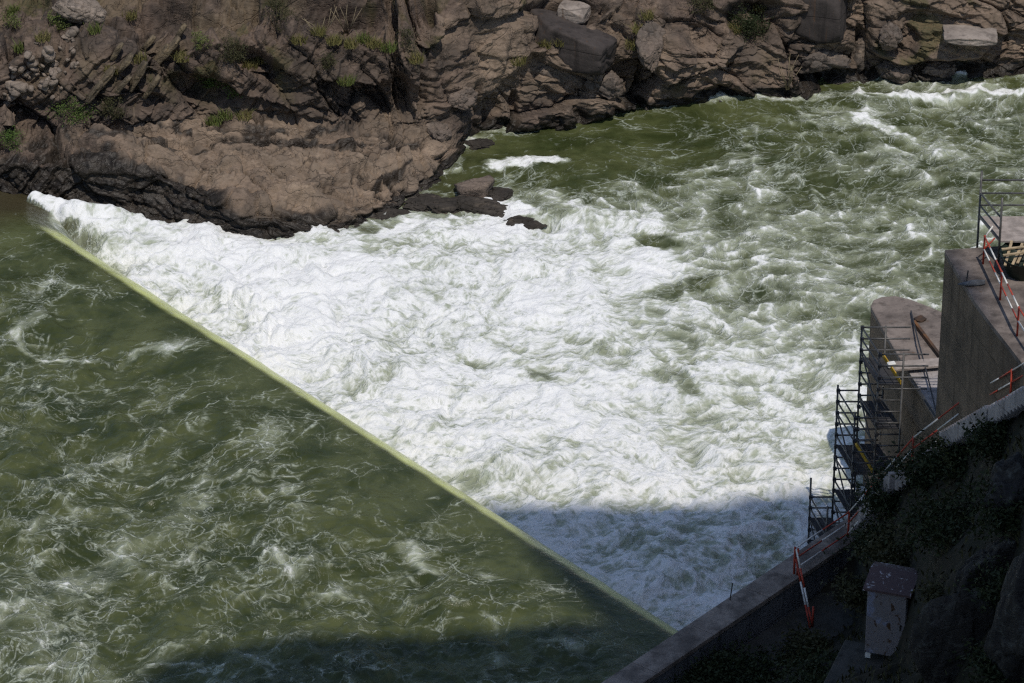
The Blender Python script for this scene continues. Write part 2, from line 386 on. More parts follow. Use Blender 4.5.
def warp_coords(x, y, seed, flow, stretch, amp=1.0):
    f = U(flow); g = np.array([-f[1], f[0]])
    a = x * f[0] + y * f[1]; b = x * g[0] + y * g[1]
    for s, w, k in ((9.0, 2.0, 0), (4.0, .95, 10), (1.8, .36, 20), (.8, .13, 30)):
        da = p2(a / s, b / s, seed + k); db = p2(a / s + 31.7, b / s + 11.3, seed + k + 5)
        a = a + amp * w * da * 1.4; b = b + amp * w * db
    return a / stretch, b

def river():
    x0, x1, y0, y1 = -34.0, 34.0, 126.0, 216.0
    nx, ny = 880, 840
    gx, gy = np.meshgrid(np.linspace(x0, x1, nx), np.linspace(y0, y1, ny))
    x = gx.ravel(); y = gy.ravel()
    mx, my = proj(np.stack([x, y, 0 * x], -1))
    dn = (x - A[0]) * CN[0] + (y - A[1]) * CN[1]; al = (x - A[0]) * CD[0] + (y - A[1]) * CD[1]
    D = [(150, 240, 1), (250, 262, 1.02), (350, 290, 1.0), (300, 330, 1), (420, 330, .96), (450, 280, .97), (500, 400, .93), (600, 400, .9), (540, 260, .95), (600, 250, .9), (620, 225, .84),
         (700, 300, .80), (560, 470, .88), (650, 470, .85), (730, 460, .86), (780, 430, .84), (790, 480, .84), (600, 560, .80), (700, 560, .76), (780, 520, .78), (540, 540, .88), (640, 600, .86), (420, 420, .98),
         (700, 245, .66), (690, 215, .62), (760, 220, .55), (800, 280, .58), (850, 250, .52), (800, 350, .68), (850, 320, .55), (900, 250, .52), (690, 345, .72), (840, 400, .74), (620, 330, .82), (540, 340, .86), (560, 300, .93), (650, 270, .85),
         (560, 140, .10), (600, 170, .17), (480, 150, .18), (650, 130, .12), (700, 150, .30), (760, 140, .40), (800, 170, .46), (850, 120, .44), (900, 100, .5), (960, 100, .52), (1000, 130, .40), (950, 160, .44), (1000, 190, .46),
         (720, 110, .16), (620, 195, .50), (570, 185, .25), (540, 205, .45), (900, 200, .46), (440, 200, .4), (370, 222, .45), (330, 246, .9), (1000, 260, .5), (420, 235, .9), (500, 230, .92), (580, 215, .75), (1000, 85, .45), (800, 98, .30), (740, 180, .5), (660, 170, .30), (520, 120, .12)]
    dens = shepard(mx, my, D)
    # distinct breaking patches and wave lines
    wob = 6 * fbm2(x, y, 2.2, 3, 60); wob2 = 5 * fbm2(x, y, 1.1, 3, 64)
    def patch(cx, cy, rx, ry, v, ang=0.0):
        nonlocal dens
        ca, sa = math.cos(ang), math.sin(ang); dx = mx - cx + wob; dy = (my - cy + wob2 * .6)
        u = (dx * ca + dy * sa) / rx; w = (-dx * sa + dy * ca) / ry
        dens = dens + v * ss(1.15, .55, np.hypot(u, w))
    patch(528, 164, 46, 7, .95, -.08); patch(500, 168, 22, 6, .4); patch(470, 143, 26, 7, .55, -.3); patch(512, 208, 32, 8, .6, .25); patch(496, 203, 10, 10, .5)
    patch(905, 101, 60, 6, .45, .08); patch(965, 96, 30, 5, .5); patch(1010, 96, 26, 4, .4); patch(700, 103, 60, 4, .35, -.1); patch(790, 98, 50, 5, .35, -.05); patch(880, 130, 40, 5, .35, .35); patch(840, 112, 60, 4, .25, .1)
    patch(430, 178, 20, 5, .55, -.5); patch(350, 222, 45, 5, .5, -.5); patch(395, 232, 30, 6, .4, -.4); patch(600, 113, 60, 3, .35, -.18); patch(520, 130, 40, 3, .4, -.05); patch(455, 165, 10, 12, .3)
    patch(680, 290, 50, 9, -.30, -.2); patch(545, 380, 26, 7, -.22, .3); patch(680, 385, 30, 9, -.24, .5); patch(655, 242, 34, 7, -.35, .1); patch(760, 300, 60, 14, -.2, -.1); patch(480, 365, 24, 6, -.2); patch(590, 345, 30, 6, -.2, .3)
    pile = np.exp(-((dn - 5.0) / 4.5) ** 2) * ss(CL + 3, CL - 10, al)
    # the chute round the end of the weir, along the rock
    ch = [at(34, 201, 1.75), at(70, 212, 1.6), at(120, 226, 1.3), at(180, 240, .95), at(250, 258, .6), at(330, 274, .3)]
    cdist, cz = polyfield(x, y, ch, [p[2] for p in ch])
    cw = np.interp(cz, [.3, .6, .95, 1.3, 1.6, 1.75], [2.6, 2.2, 1.6, 1.05, .7, .35]); cdist = cdist / cw
    fch = ss(3.0, .4, cdist) ** 1.3
    dens = np.where(mx < 240, np.minimum(dens, .38 + .65 * ss(40, 120, mx - .55 * (my - 225))), dens)
    dens = np.maximum(dens, 1.05 * ss(1.15, .7, cdist + .25 * fbm2(x, y, 1.0, 3, 88)))
    # relief: rounded boils with creased troughs, bigger under the fall
    vig = ss(560, 150, mx) * ss(400, 300, my)
    amp = .05 + .07 * ss(.25, .95, dens) + .07 * pile + .18 * vig * ss(.4, .9, dens) + .10 * fch
    q1 = fbm2(x, y, 5.0, 2, 40)
    wx = x + 1.0 * p2(x / 3, y / 3, 41); wy = y + 1.0 * p2(x / 3 + 9, y / 3, 42)
    bil = 0; a = 1.0
    for i, s in enumerate((2.6, 1.4, .75, .42, .24)):
        bil = bil + a * (np.abs(p2(wx / s + 5 * i, wy / s * .8, 44 + i)) * 2 - .45); a *= .56
    # standing waves downstream
    ph = (x * .5 + y * .86) / 2.6 + 1.6 * p2(x / 7, y / 7, 71) + .7 * p2(x / 2.5, y / 2.5, 72)
    wav = np.abs(np.sin(ph * math.pi)) ** .8
    rough = ss(.15, .5, dens)
    h = amp * bil * 1.2 + .16 * q1 + .17 * (1 - wav) ** 1.5 * rough * ss(450, 800, mx) + .55 * pile * (.5 + .6 * q1) + .03 * fbm2(x, y, .9, 3, 77)
    def hump(cx, cy, rx, ry, v):
        nonlocal h
        h = h + v * np.exp(-((mx - cx) / rx) ** 2 - ((my - cy) / ry) ** 2)
    hump(528, 166, 40, 7, .28); hump(620, 222, 40, 10, .5); hump(905, 103, 60, 6, .5); hump(560, 218, 30, 8, .35); hump(880, 135, 40, 6, .25); hump(960, 100, 30, 4, .25); hump(548, 226, 10, 6, -.4)
    h = h * (1 - .5 * fch) + (cz + .05) * fch
    # lips of white water stand a little proud
    dens = dens + .20 * (bil * .5) * rough + .16 * ((1 - wav) - .35) * rough * ss(1.0, .7, dens)
    rx_ = x + .6 * p2(x / 1.7, y / 1.7, 151); ry_ = y + .6 * p2(x / 1.7 + 4, y / 1.7, 152)
    ra = (1 - np.abs(p2(rx_ / 3.0, ry_ / 2.4, 153)) * 1.6).clip(0, 1) ** 4; rb = (1 - np.abs(p2(rx_ / 1.2, ry_ / 1.1, 154)) * 1.6).clip(0, 1) ** 4; rc = (1 - np.abs(p2(rx_ / .5, ry_ / .5, 155)) * 1.6).clip(0, 1) ** 3
    mid = ss(.2, .45, dens) * ss(1.0, .6, dens)
    h = h + rough * (.10 * ra + .06 * rb + .03 * rc) * (1 - fch)
    dens = dens + mid * (.20 * ra * (.4 + rb) + .14 * rb * (.3 + ra) - .08) + ss(.7, .9, dens) * (.10 * rb - .05)
    wa, wb = warp_coords(x, y, 3, (.9, .42), 1.15, .6)
    z = h
    keep = (dn > 1.0) | ((al < .8) & (cdist < 3.4))
    q = grid_quads(nx, ny, keep)
    V = np.stack([x, y, z], -1)
    murk = .8 * ss(3.0, 0, cdist) * ss(.9, .4, dens) + .5 * ss(540, 380, mx) * ss(250, 215, my) * 0.8
    V, q, at_ = compact(V, q, {'foam': np.clip(dens + .15 * ss(.22, .45, dens) + .10 * ss(.58, .85, dens), -.2, 1.3), 'warp': np.stack([wa, wb, 0 * wa], -1), 'thin': 0 * x, 'murk': np.clip(murk, 0, 1)})
    return tag(mesh_np('river_water', V, q, M['water'], attrs=at_), kind='structure')
river()

def reservoir():
    sv = np.linspace(-9.0, CL + 6, 760)
    dv = np.concatenate([np.linspace(-5.2, -2.2, 24, endpoint=False), np.linspace(-2.2, 2.5, 90, endpoint=False), np.linspace(2.5, 58, 620)])
    S, Dd = np.meshgrid(sv, dv); s = S.ravel(); d = Dd.ravel()            # d: metres upstream of the crest
    x = A[0] + CD[0] * s - CN[0] * d; y = A[1] + CD[1] * s - CN[1] * d
    mx, my = proj(np.stack([x, y, 0 * x + ZU], -1))
    sd = ss(.6, -3.6, s); xd = np.clip(.6 - d, 0, None); drop = .28 * xd ** 2 * (1 - sd) + .11 * xd ** 1.6 * sd
    calm = ss(.2, 5, d)
    P = [(60, 300, .30), (200, 260, .20), (100, 240, .16), (20, 250, .20), (300, 330, .22), (250, 320, .30), (100, 420, .34), (200, 420, .38), (300, 440, .42), (400, 480, .32), (150, 500, .44), (50, 500, .46), (50, 600, .58), (150, 600, .50), (250, 560, .50),
         (350, 560, .46), (450, 560, .42), (430, 600, .42), (380, 640, .34), (550, 600, .28), (520, 560, .24), (420, 430, .24), (330, 380, .24), (20, 380, .42), (20, 450, .42), (150, 650, .55), (50, 660, .60), (250, 660, .40), (600, 625, .25), (480, 520, .24), (20, 200, .25), (500, 650, .36), (560, 640, .30)]
    dens = shepard(mx, my, P)
    wx = mx + 26 * fbm2(x, y, 3.0, 3, 15); wy = my + 10 * fbm2(x, y, 2.5, 3, 19)
    # the eddy: a swept ring of foam, open on the crest side
    r = np.hypot((wx - 95) / 84, (wy - 322) / 36); ang = np.arctan2((wy - 322) / 36, (wx - 95) / 84)
    ring = np.exp(-((r - 1) / .13) ** 2) * (.55 + .45 * np.cos(ang - 2.4))
    dens = dens + .60 * ring - .18 * ss(.85, .3, r)
    def streak(pts, w, v):
        nonlocal dens
        k, _ = polyfield(wx * .7 + mx * .3, (wy * .5 + my * .5) * 2.0, [(p[0], p[1] * 2.0) for p in pts]); dens = dens + v * np.exp(-(k / w) ** 2)
    streak([(150, 350), (215, 335), (260, 318), (330, 306)], 9, .42); streak([(0, 345), (20, 330), (60, 285)], 9, .35)
    streak([(400, 548), (440, 566)], 10, .55); streak([(485, 615), (500, 628)], 9, .55); streak([(480, 575), (560, 592)], 9, .35); streak([(540, 645), (570, 655)], 9, .4)
    streak([(240, 660), (265, 672)], 9, .45); streak([(285, 560), (295, 572)], 9, .5); streak([(40, 232), (75, 224), (90, 226)], 5, .5); streak([(560, 440), (520, 470)], 8, .2); streak([(300, 400), (380, 352)], 7, .22)
    streak([(60, 480), (140, 440), (200, 420)], 14, .25); streak([(0, 620), (120, 560), (200, 510), (260, 440)], 22, .20); streak([(260, 420), (300, 500), (330, 560)], 16, .2)
    dens = dens * ss(-1.2, 1.2, d) + .02 + .95 * ss(1.6, -.2, s) * ss(.35, .8, drop) * ss(-7, -2, s)
    wa, wb = warp_coords(x, y, 23, CN, 1.08, .6)
    # draw-down streaks near the crest follow the pull of the fall
    waves = .34 * fbm2(x, y, 6.5, 2, 50) + .25 * fbm2(x, y, 2.7, 3, 52) + .07 * (1 - 2 * np.abs(fbm2(x, y, 1.2, 3, 55)))
    rx_ = x + .5 * p2(x / 1.5, y / 1.5, 141); ry_ = y + .5 * p2(x / 1.5 + 4, y / 1.5, 142)
    ra = (1 - np.abs(p2(rx_ / 3.1, ry_ / 3.1, 143)) * 1.6).clip(0, 1) ** 4; rb = (1 - np.abs(p2(rx_ / 1.3, ry_ / 1.3, 144)) * 1.6).clip(0, 1) ** 4; rc = (1 - np.abs(p2(rx_ / .55, ry_ / .55, 145)) * 1.6).clip(0, 1) ** 3
    act = ss(.12, .42, dens) * ss(1.5, 5, d)
    waves = waves + act * (.10 * ra + .06 * rb + .025 * rc)
    dens = dens + act * (.26 * ra * (.4 + rb) + .16 * rb * (.3 + ra) - .10)
    z = ZU + waves * calm + .025 * fbm2(x, y, 2.2, 3, 58) - drop + .05 * np.clip(dens - .4, 0, 1)
    z = z - .30 * np.exp(-(np.hypot((mx - 100) / 70, (my - 322) / 30)) ** 2)
    side = ss(0, -4.0, s); z = z - .35 * side * ss(3.0, -1.0, d)
    thin = ss(.20, -.22, d + .06 * fbm2(x, y, 1.1, 3, 30)) * (1 - .15 * ss(CL * .7, CL, s)) * ss(-.9, .5, s) * (.85 + .35 * fbm2(s * .45, d * .3, 1.0, 3, 33))
    murk = side * .9 * ss(14, 2, d)
    V = np.stack([x, y, z], -1)
    keep = (z > -.6)
    q = grid_quads(len(sv), len(dv), keep)
    V, q, at_ = compact(V, q[:, ::-1], {'foam': np.clip(np.where(dens > .5, .5 + (dens - .5) * .9, dens) * .95 - .07, -.2, 1.1), 'warp': np.stack([wa + 50, wb, 0 * wa], -1), 'thin': np.clip(thin, 0, 1), 'murk': np.clip(murk, 0, 1)})
    return tag(mesh_np('reservoir_water', V, q, M['water'], attrs=at_), kind='structure')
reservoir()

# ------------------------------------------------------------------ FAR ROCK BANK
LINES = [
 [(-90, 194, 1.4), (0, 196, 1.4), (40, 205, 1.0), (100, 222, .2), (160, 236, -.3), (240, 254, -.5), (300, 252, -.5), (340, 243, -.5), (385, 228, -.5), (415, 208, -.5), (440, 192, -.5), (455, 172, -.5), (470, 146, -.5), (500, 139, -.5), (560, 136, -.5), (620, 119, -.5), (650, 114, -.5), (700, 109, -.5), (760, 104, -.5), (800, 99, -.5), (880, 93, -.5), (960, 89, -.5), (1120, 84, -.5)],
 [(-90, 160, 3.3), (0, 164, 3.1), (40, 166, 3.0), (100, 166, 2.9), (160, 172, 2.7), (200, 190, 2.1), (240, 207, 1.5), (300, 220, .8), (340, 214, .6), (385, 200, .6), (415, 184, .5), (440, 166, .45), (455, 150, .6), (470, 122, .8), (500, 112, .9), (560, 108, .9), (620, 96, .8), (700, 85, .8), (800, 77, .8), (880, 71, .8), (960, 67, .8), (1120, 62, .8)],
 [(-90, 130, 3.7), (0, 130, 3.5), (40, 128, 3.4), (100, 125, 3.2), (160, 122, 3.1), (240, 118, 3.0), (300, 118, 2.8), (340, 122, 2.4), (385, 122, 2.1), (415, 128, 1.7), (440, 122, 1.7), (455, 112, 2.0), (470, 93, 2.4), (500, 82, 2.5), (560, 78, 2.4), (620, 72, 2.1), (700, 58, 2.2), (800, 48, 2.3), (880, 44, 2.2), (960, 40, 2.2), (1120, 35, 2.2)],
 [(-90, 95, 5.2), (0, 95, 5.0), (100, 86, 5.1), (160, 74, 5.3), (240, 70, 5.4), (300, 70, 5.3), (340, 72, 5.0), (385, 74, 4.5), (415, 72, 4.5), (440, 60, 5.0), (470, 35, 5.4), (500, 25, 5.6), (540, 42, 4.0), (560, 54, 3.5), (620, 50, 3.2), (700, 32, 3.6), (800, 24, 3.6), (880, 18, 3.6), (960, 14, 3.6), (1120, 8, 3.6)],
 [(-90, 60, 6.6), (0, 56, 6.6), (100, 50, 6.8), (160, 48, 6.4), (240, 42, 6.5), (300, 42, 6.4), (340, 42, 6.1), (385, 42, 5.9), (415, 42, 6.1), (440, 22, 6.8), (470, 2, 7.2), (500, -10, 7.4), (540, 12, 5.4), (560, 24, 4.7), (620, 22, 4.4), (700, 2, 5.0), (800, -6, 5.0), (880, -10, 5.0), (960, -14, 5.0), (1120, -20, 5.0)],
 [(-90, -25, 8.3), (100, -25, 8.3), (240, -25, 8.2), (340, -22, 8.0), (415, -22, 8.0), (470, -50, 8.5), (560, -30, 6.5), (700, -45, 6.5), (800, -50, 6.4), (1120, -60, 6.1)],
 [(-90, -170, 12.4), (400, -170, 12.4), (1120, -190, 10.6)],
 [(-90, -420, 18.4), (400, -420, 18.4), (1120, -420, 17)],
]
def bank():
    nu = 1100; px = np.linspace(-90, 1120, nu)
    rows = []
    cnt = (46, 70, 74, 44, 62, 24, 14)
    L = []
    for ln in LINES:
        a = np.array(ln, float); py = np.interp(px, a[:, 0], a[:, 1]); z = np.interp(px, a[:, 0], a[:, 2])
        L.append(at_np(px, py, z))
    for k in range(len(L) - 1):
        for i in range(cnt[k]): t = i / cnt[k]; rows.append(L[k] * (1 - t) + L[k + 1] * t)
    rows.append(L[-1]); G = np.array(rows)
    nv = G.shape[0]
    kr = np.array([1, 2, 3, 4, 3, 2, 1], float); kr /= kr.sum()
    for ax in (0, 0, 1, 1, 1):                                      # soften the hinge lines
        pad = [(0, 0)] * 3; pad[ax] = (3, 3); Gp = np.pad(G, pad, mode='edge'); n = G.shape[ax]
        G = sum(kr[i] * np.take(Gp, np.arange(i, i + n), axis=ax) for i in range(7))
    du = np.gradient(G, axis=1); dv = np.gradient(G, axis=0)
    N = np.cross(du, dv); N /= np.linalg.norm(N, axis=-1, keepdims=True) + 1e-9
    P = G.reshape(-1, 3); N = N.reshape(-1, 3)
    bx, by = proj(P)
    # how broken the rock is: polished shelf, blocky cliffs
    sn = fbm3(P, 3.2, 4, 92); shelf = ss(60, 130, bx + 30 * sn) * ss(470, 415, bx + 20 * sn) * ss(104, 132, by + 26 * sn)
    brk = (1 - .62 * shelf) * (1 - .62 * np.exp(-((bx - 492 + .5 * (by - 50)) / 52) ** 2 - ((by - 45) / 75) ** 2))
    def frame(P, rot, sc):
        c, s = math.cos(rot), math.sin(rot); Q = P.copy(); Q[:, 0] = P[:, 0] * c + P[:, 2] * s; Q[:, 2] = -P[:, 0] * s + P[:, 2] * c
        return Q / np.array(sc)
    left = ss(430, 380, bx)
    W = P + .30 * np.stack([p3(P, 2.4, 1), p3(P, 2.4, 2), p3(P, 2.4, 3)], -1) + .07 * np.stack([p3(P, .7, 4), p3(P, .7, 5), p3(P, .7, 6)], -1)
    QL = frame(W, -.70, (2.4, 1.5, .62)); QR = frame(W, .12, (1.5, 1.4, .9))
    Q = QL * left[:, None] + QR * (1 - left[:, None])
    dis = np.zeros(len(P)); crack = np.zeros(len(P))
    for s, am, tl, sd in ((3.3, 1.25, .6, 3), (1.5, .60, .7, 8), (.62, .22, .8, 13), (.30, .08, .8, 18)):
        f1, f2, R, D = cells(Q, s, sd); msk = ss(-.25, .25, fbm3(P, s * 2.2, 2, sd + 90)) if s < 2 else 1.0
        dis += am * msk * ((R[:, 0] - .5) * 1.2 + tl * (D[:, 0] * (R[:, 1] - .5) + D[:, 2] * (R[:, 2] - .5) + D[:, 1] * (R[:, 0] - .5)) * 2)
        cr = ss(.045, 0, f2 - f1); dis -= am * .16 * cr * msk
    dis *= brk
    dis += brk * .10 * fbm3(P, 1.1, 5, 21, .6) + .12 * fbm3(P, 3.0, 2, 26) + .03 * fbm3(P, .35, 2, 29)
    # polished shelf: long grooves, scallops and potholes
    gr = fbm3(frame(P, -.10, (3.6, 1.0, 1.0)), 1.3, 5, 31, .55); sc_ = np.abs(fbm3(frame(P, -.35, (2.0, 1.0, 1.0)), 1.6, 3, 36))
    rg = (1 - np.abs(fbm3(frame(P, -.18, (3.0, 1.1, 1.0)), 1.5, 3, 45)) * 1.5).clip(0, 1) ** 2
    dis += shelf * (.12 * rg + .14 * gr - .16 * ss(.06, .0, sc_) + .03 * fbm3(P, .4, 3, 39))
    # bedding: stepped ledges, gently dipping on the shelf, steep on the left cliff
    def beds(c, th, riser=.22): f = c / th - np.floor(c / th); return ss(0, riser, f) - f
    bs = P[:, 2] + .16 * P[:, 0] - .20 * (P[:, 1] - 175) + .40 * fbm3(P, 2.6, 4, 101)
    dis += shelf * (.30 * beds(bs, .62) + .12 * beds(bs * 1.3 + .2 * P[:, 0], .27))
    bl = P[:, 2] * .75 - .66 * P[:, 0] + .35 * fbm3(P, 2.2, 4, 105); br = P[:, 2] * .9 + .35 * P[:, 0] + .35 * fbm3(P, 2.2, 4, 108)
    dis += (1 - shelf) * brk * (left * (.34 * beds(bl, .85) + .14 * beds(bl + .3 * P[:, 1], .33)) + (1 - left) * (.24 * beds(br, 1.1) + .12 * beds(br - .3 * P[:, 1], .4)))
    f1, f2, R, D = cells(frame(W, -.12, (2.6, 1.0, 1.0)) + (0, 0, 0), 1.5, 33)
    dis += shelf * (.42 * fbm3(frame(P, -.12, (2.4, 1.0, 1.0)), 3.0, 3, 111) + .16 * (R[:, 0] - .5) + .22 * (D[:, 0] * (R[:, 1] - .5) + D[:, 1] * (R[:, 2] - .5)) - .16 * ss(.05, 0, f2 - f1))
    # named hollows (-) and ribs (+): picture place, half sizes, metres, lean
    FE = [(180, 15, 60, 13, -1.0, .1), (300, 12, 90, 15, -1.2, .05), (40, 72, 30, 12, -.6, -.4), (130, 100, 40, 8, -.6, .05), (110, 25, 24, 10, -.7, .3), (240, 55, 30, 6, -.5, .1), (560, 8, 40, 9, -.7, 0), (690, 30, 30, 9, -.6, .2), (930, 18, 40, 8, -.6, 0), (395, 98, 28, 24, -1.1, .1), (452, 85, 16, 26, -.5, -.3), (425, 25, 13, 32, -1.3, .35), (345, 22, 60, 20, -.9, .05), (470, 60, 30, 55, .7, .35), (515, 45, 22, 40, .5, .3), (755, 20, 32, 22, -1.6, 0), (640, 90, 6, 26, -.9, .25), (865, 55, 5, 30, -.8, .0),
          (725, 92, 34, 9, -.7, .05), (950, 68, 48, 9, -.9, 0), (820, 84, 22, 8, -.6, 0), (905, 40, 9, 20, -.6, .3), (700, 52, 50, 14, .35, .15), (690, 76, 34, 9, .3, .1), (820, 45, 34, 16, .5, .1), (590, 92, 40, 20, .45, .35), (540, 100, 26, 18, .3, 0), (575, 112, 6, 14, -.7, 0), (490, 110, 8, 14, -.5, 0), (512, 108, 5, 16, -.6, 0),
          (210, 92, 24, 16, -.7, 0), (272, 86, 30, 14, -.6, 0), (285, 103, 26, 12, .25, 0), (345, 100, 30, 14, .3, 0), (185, 88, 26, 12, -.8, .05), (40, 110, 34, 12, -.4, 0), (150, 25, 14, 10, -.8, .4), (30, 92, 30, 24, -.3, -.6), (55, 50, 24, 40, -.3, -.7),
          (250, 139, 90, 3.0, -.6, .05), (140, 138, 40, 3.5, -.5, .05), (325, 150, 50, 3.2, -.45, .10), (215, 128, 50, 3, -.4, -.08), (290, 130, 40, 2.6, -.35, .05), (100, 158, 34, 3, -.35, .2), (170, 160, 26, 6, .3, .1), (290, 195, 34, 8, .25, .3), (350, 168, 40, 6, .22, .15), (210, 170, 30, 2.5, -.3, .35), (330, 190, 26, 2.4, -.3, -.3), (275, 176, 18, 2.5, -.3, .5), (400, 146, 24, 4, -.3, -.1), (380, 180, 30, 4, -.3, -.25), (250, 160, 22, 5, .2, .2), (304, 170, 6, 10, -.3, .0), (180, 181, 40, 2.5, -.25, .1), (60, 150, 30, 8, -.5, -.3), (120, 150, 40, 8, .25, .1)]
    wx = bx + 7 * fbm3(P, 1.6, 3, 51); wy = by + 5 * fbm3(P, 1.6, 3, 54)
    for cx, cy, rx, ry, am, ang in FE:
        ca, sa = math.cos(ang), math.sin(ang); ex = wx - cx; ey = wy - cy
        dis += am * ss(1.25, .55, np.hypot((ex * ca + ey * sa) / rx, (-ex * sa + ey * ca) / ry))
    edge = ss(-.55, .3, P[:, 2]) * .75 + .25
    fade = ss(-120, -20, by) * .5 + .5
    V = P + N * (dis * edge)[:, None] * np.where(by < -60, 1.6, 1.0)[:, None]
    vx, vy = proj(V)
    wl = np.interp(bx, [-90, 0, 40, 110, 200, 300], [2.5, 2.5, 2.2, 1.3, .6, .1])
    hi = np.interp(bx, [-90, 0, 60, 150, 220, 300, 360, 430, 470, 520, 1120], [.7, .7, 1.0, 1.35, 1.0, .6, .45, .35, .5, .55, .6])
    wob = .35 * fbm3(P, 1.2, 4, 61)
    wet = ss(1.15, .75, (V[:, 2] - wl + wob * hi) / hi)
    l1 = np.interp(bx, [p[0] for p in LINES[1]], [p[1] for p in LINES[1]])
    wet = np.maximum(wet, ss(-3, 5, by - l1 - np.interp(bx, [0, 60, 150, 240, 330], [-10, -7, -4, 0, 2]) + 11 * fbm3(P, 2.0, 4, 63)) * ss(400, 300, bx))
    tone = shelf * .7 + .75 * np.exp(-((bx - 500) / 55) ** 2 - ((by - 60) / 50) ** 2) + .55 * np.exp(-((bx - 590) / 40) ** 2 - ((by - 92) / 20) ** 2) + .5 * np.exp(-((bx - 690) / 60) ** 2 - ((by - 60) / 22) ** 2) + .35 * ss(820, 880, bx)
    tone = np.clip(tone + .5 * fbm3(P, 2.2, 4, 85) + .10 - .25 * left * ss(120, 95, by), 0, 1)
    pool = ss(-.10, -.25, dis) * shelf * ss(.0, .25, fbm3(P, 2.5, 2, 66))
    for ln in ([(62, 140), (95, 150), (130, 143), (190, 146), (250, 138), (300, 141), (335, 149), (372, 144)], [(205, 126), (240, 130), (262, 127), (300, 131), (345, 128)], [(395, 146), (420, 141)], [(365, 184), (392, 176), (405, 168)], [(150, 131), (185, 134)]):
        k, _ = polyfield(bx + 9 * fbm3(P, 1.5, 3, 121), (by + 3.5 * fbm3(P, .9, 3, 124)) * 2.2, [(x_, y_ * 2.2) for x_, y_ in ln]); pool = np.maximum(pool, ss(6.5, 3.0, k + 4.5 * fbm3(P, 1.1, 3, 127)))
    wet = np.clip(wet + pool * .9, 0, 1)
    nup = N[:, 2]
    moss = ss(.10, .45, fbm3(P, 1.7, 4, 71)) * ss(125, 60, vy) * .55 * ss(.05, .3, fbm3(P, 5.0, 2, 75) + .08)
    soil = ss(.0, .35, fbm3(P, 4.0, 3, 80)) * ss(110, 70, vy) * ss(420, 330, vx) * .6
    q = grid_quads(nu, nv)
    o = mesh_np('rocky_bank', V, q, M['rock'], attrs={'wet': wet, 'moss': moss, 'soil': soil, 'tone': tone})
    tag(o, kind='structure')
    return vx.reshape(nv, nu), vy.reshape(nv, nu), V.reshape(nv, nu, 3)
BVX, BVY, BV = bank()
_bx, _by, _bv = BVX.ravel(), BVY.ravel(), BV.reshape(-1, 3)
def on_bank(px, py):                                  # the nearest point of the bank seen there
    d = (_bx - px) ** 2 + (_by - py) ** 2; c = np.where(d < d.min() + 4)[0]
    return _bv[c[np.argmin(_bv[c, 1])]].copy()

# ---- rocks
def rock_mesh(name, seed, sub=4, planes=16, rough=.05, flat=None):
    """an angular boulder: a ball cut by random planes, weathered; unit half size"""
    r = np.random.RandomState(seed); bm = bmesh.new(); bmesh.ops.create_icosphere(bm, subdivisions=sub, radius=1)
    d = np.array([v.co[:] for v in bm.verts]); d /= np.linalg.norm(d, axis=1, keepdims=True)
    n = r.normal(size=(planes, 3)); n /= np.linalg.norm(n, axis=1, keepdims=True); h = r.uniform(.62, .95, planes)
    if flat: n = np.concatenate([n, np.array(flat)[:, :3]]); h = np.concatenate([h, np.array(flat)[:, 3]])
    rad = np.full(len(d), 1.15)
    for i in range(len(n)):
        c = d @ n[i]; rad = np.where(c > .05, np.minimum(rad, h[i] / np.maximum(c, .05)), rad)
    P = d * rad[:, None]; off = r.rand(3) * 40
    P += d * (rough * fbm3(P + off, .7, 4, seed % 50) )[:, None]
    f1, f2, R, D = cells(P + off, .55, seed % 40); P += d * (rough * 1.2 * (R[:, 0] - .5) - rough * ss(.1, 0, f2 - f1))[:, None]
    for v, p in zip(bm.verts, P): v.co = p
    me = bpy.data.meshes.new(name); bm.to_mesh(me); bm.free()
    me.polygons.foreach_set('use_smooth', np.ones(len(me.polygons), bool)); return me
def rock(name, label, loc, size, rot, mat, seed, group=None, sub=4, planes=16, rough=.05, flat=None, cat='rock'):
    me = rock_mesh(name, seed, sub, planes, rough, flat); me.materials.append(mat)
    o = bpy.data.objects.new(name, me); link(o); o.location = tuple(loc); o.scale = tuple(size); o.rotation_euler = tuple(rot)
    return tag(o, label, cat, group)

# boulder and reef in the river
rock('boulder', 'brown boulder with a dry rounded top standing in the river', at(474, 191, .3), (1.15, 1.0, .85), (0, .1, .3), M['rock_plain'], 5, rough=.06, cat='boulder')
REEF = [('black wet rock low in the water right of the brown boulder', 500, 197, -.1, (.7, .7, .5), .8),
 ('long black wet ledge below the brown boulder, water pouring off its end', 478, 209, -.15, (1.5, .8, .5), -.05),
 ('black wet ledge left of the long ledge, under the boulder', 446, 207, -.12, (1.1, .8, .5), .25),
 ('black wet rock left of the brown boulder by the shelf foot', 424, 204, -.1, (.9, .9, .45), .5),
 ('flat dark ledge awash at the foam edge, right of the long ledge', 520, 225, -.25, (1.0, .6, .5), -.1),
 ('dark wet rock at the foam edge under the shelf, leftmost of the reef', 322, 238, -.1, (.9, .9, .5), .3),
 ('dark wet rock between shelf and green pool, beside a foaming run', 352, 230, -.2, (1.1, .8, .5), .5),
 ('dark low rock in the foaming run below the shelf end', 392, 218, -.2, (1.0, .8, .5), .6),
 ('small half-drowned rock with foam at the inlet under the cliff', 478, 145, -.1, (.8, .7, .4), .2)]
for i, (lb, px, py, z, sz, rz) in enumerate(REEF):
    rock('reef_rock', lb, at(px, py, z + .12), (1.3 * sz[0], 1.05 * sz[1], .95 * sz[2]), (0, .05, rz), M['rock_wet'], 7 + i, group='wet rocks in the rapids', sub=5, planes=22, rough=.12)

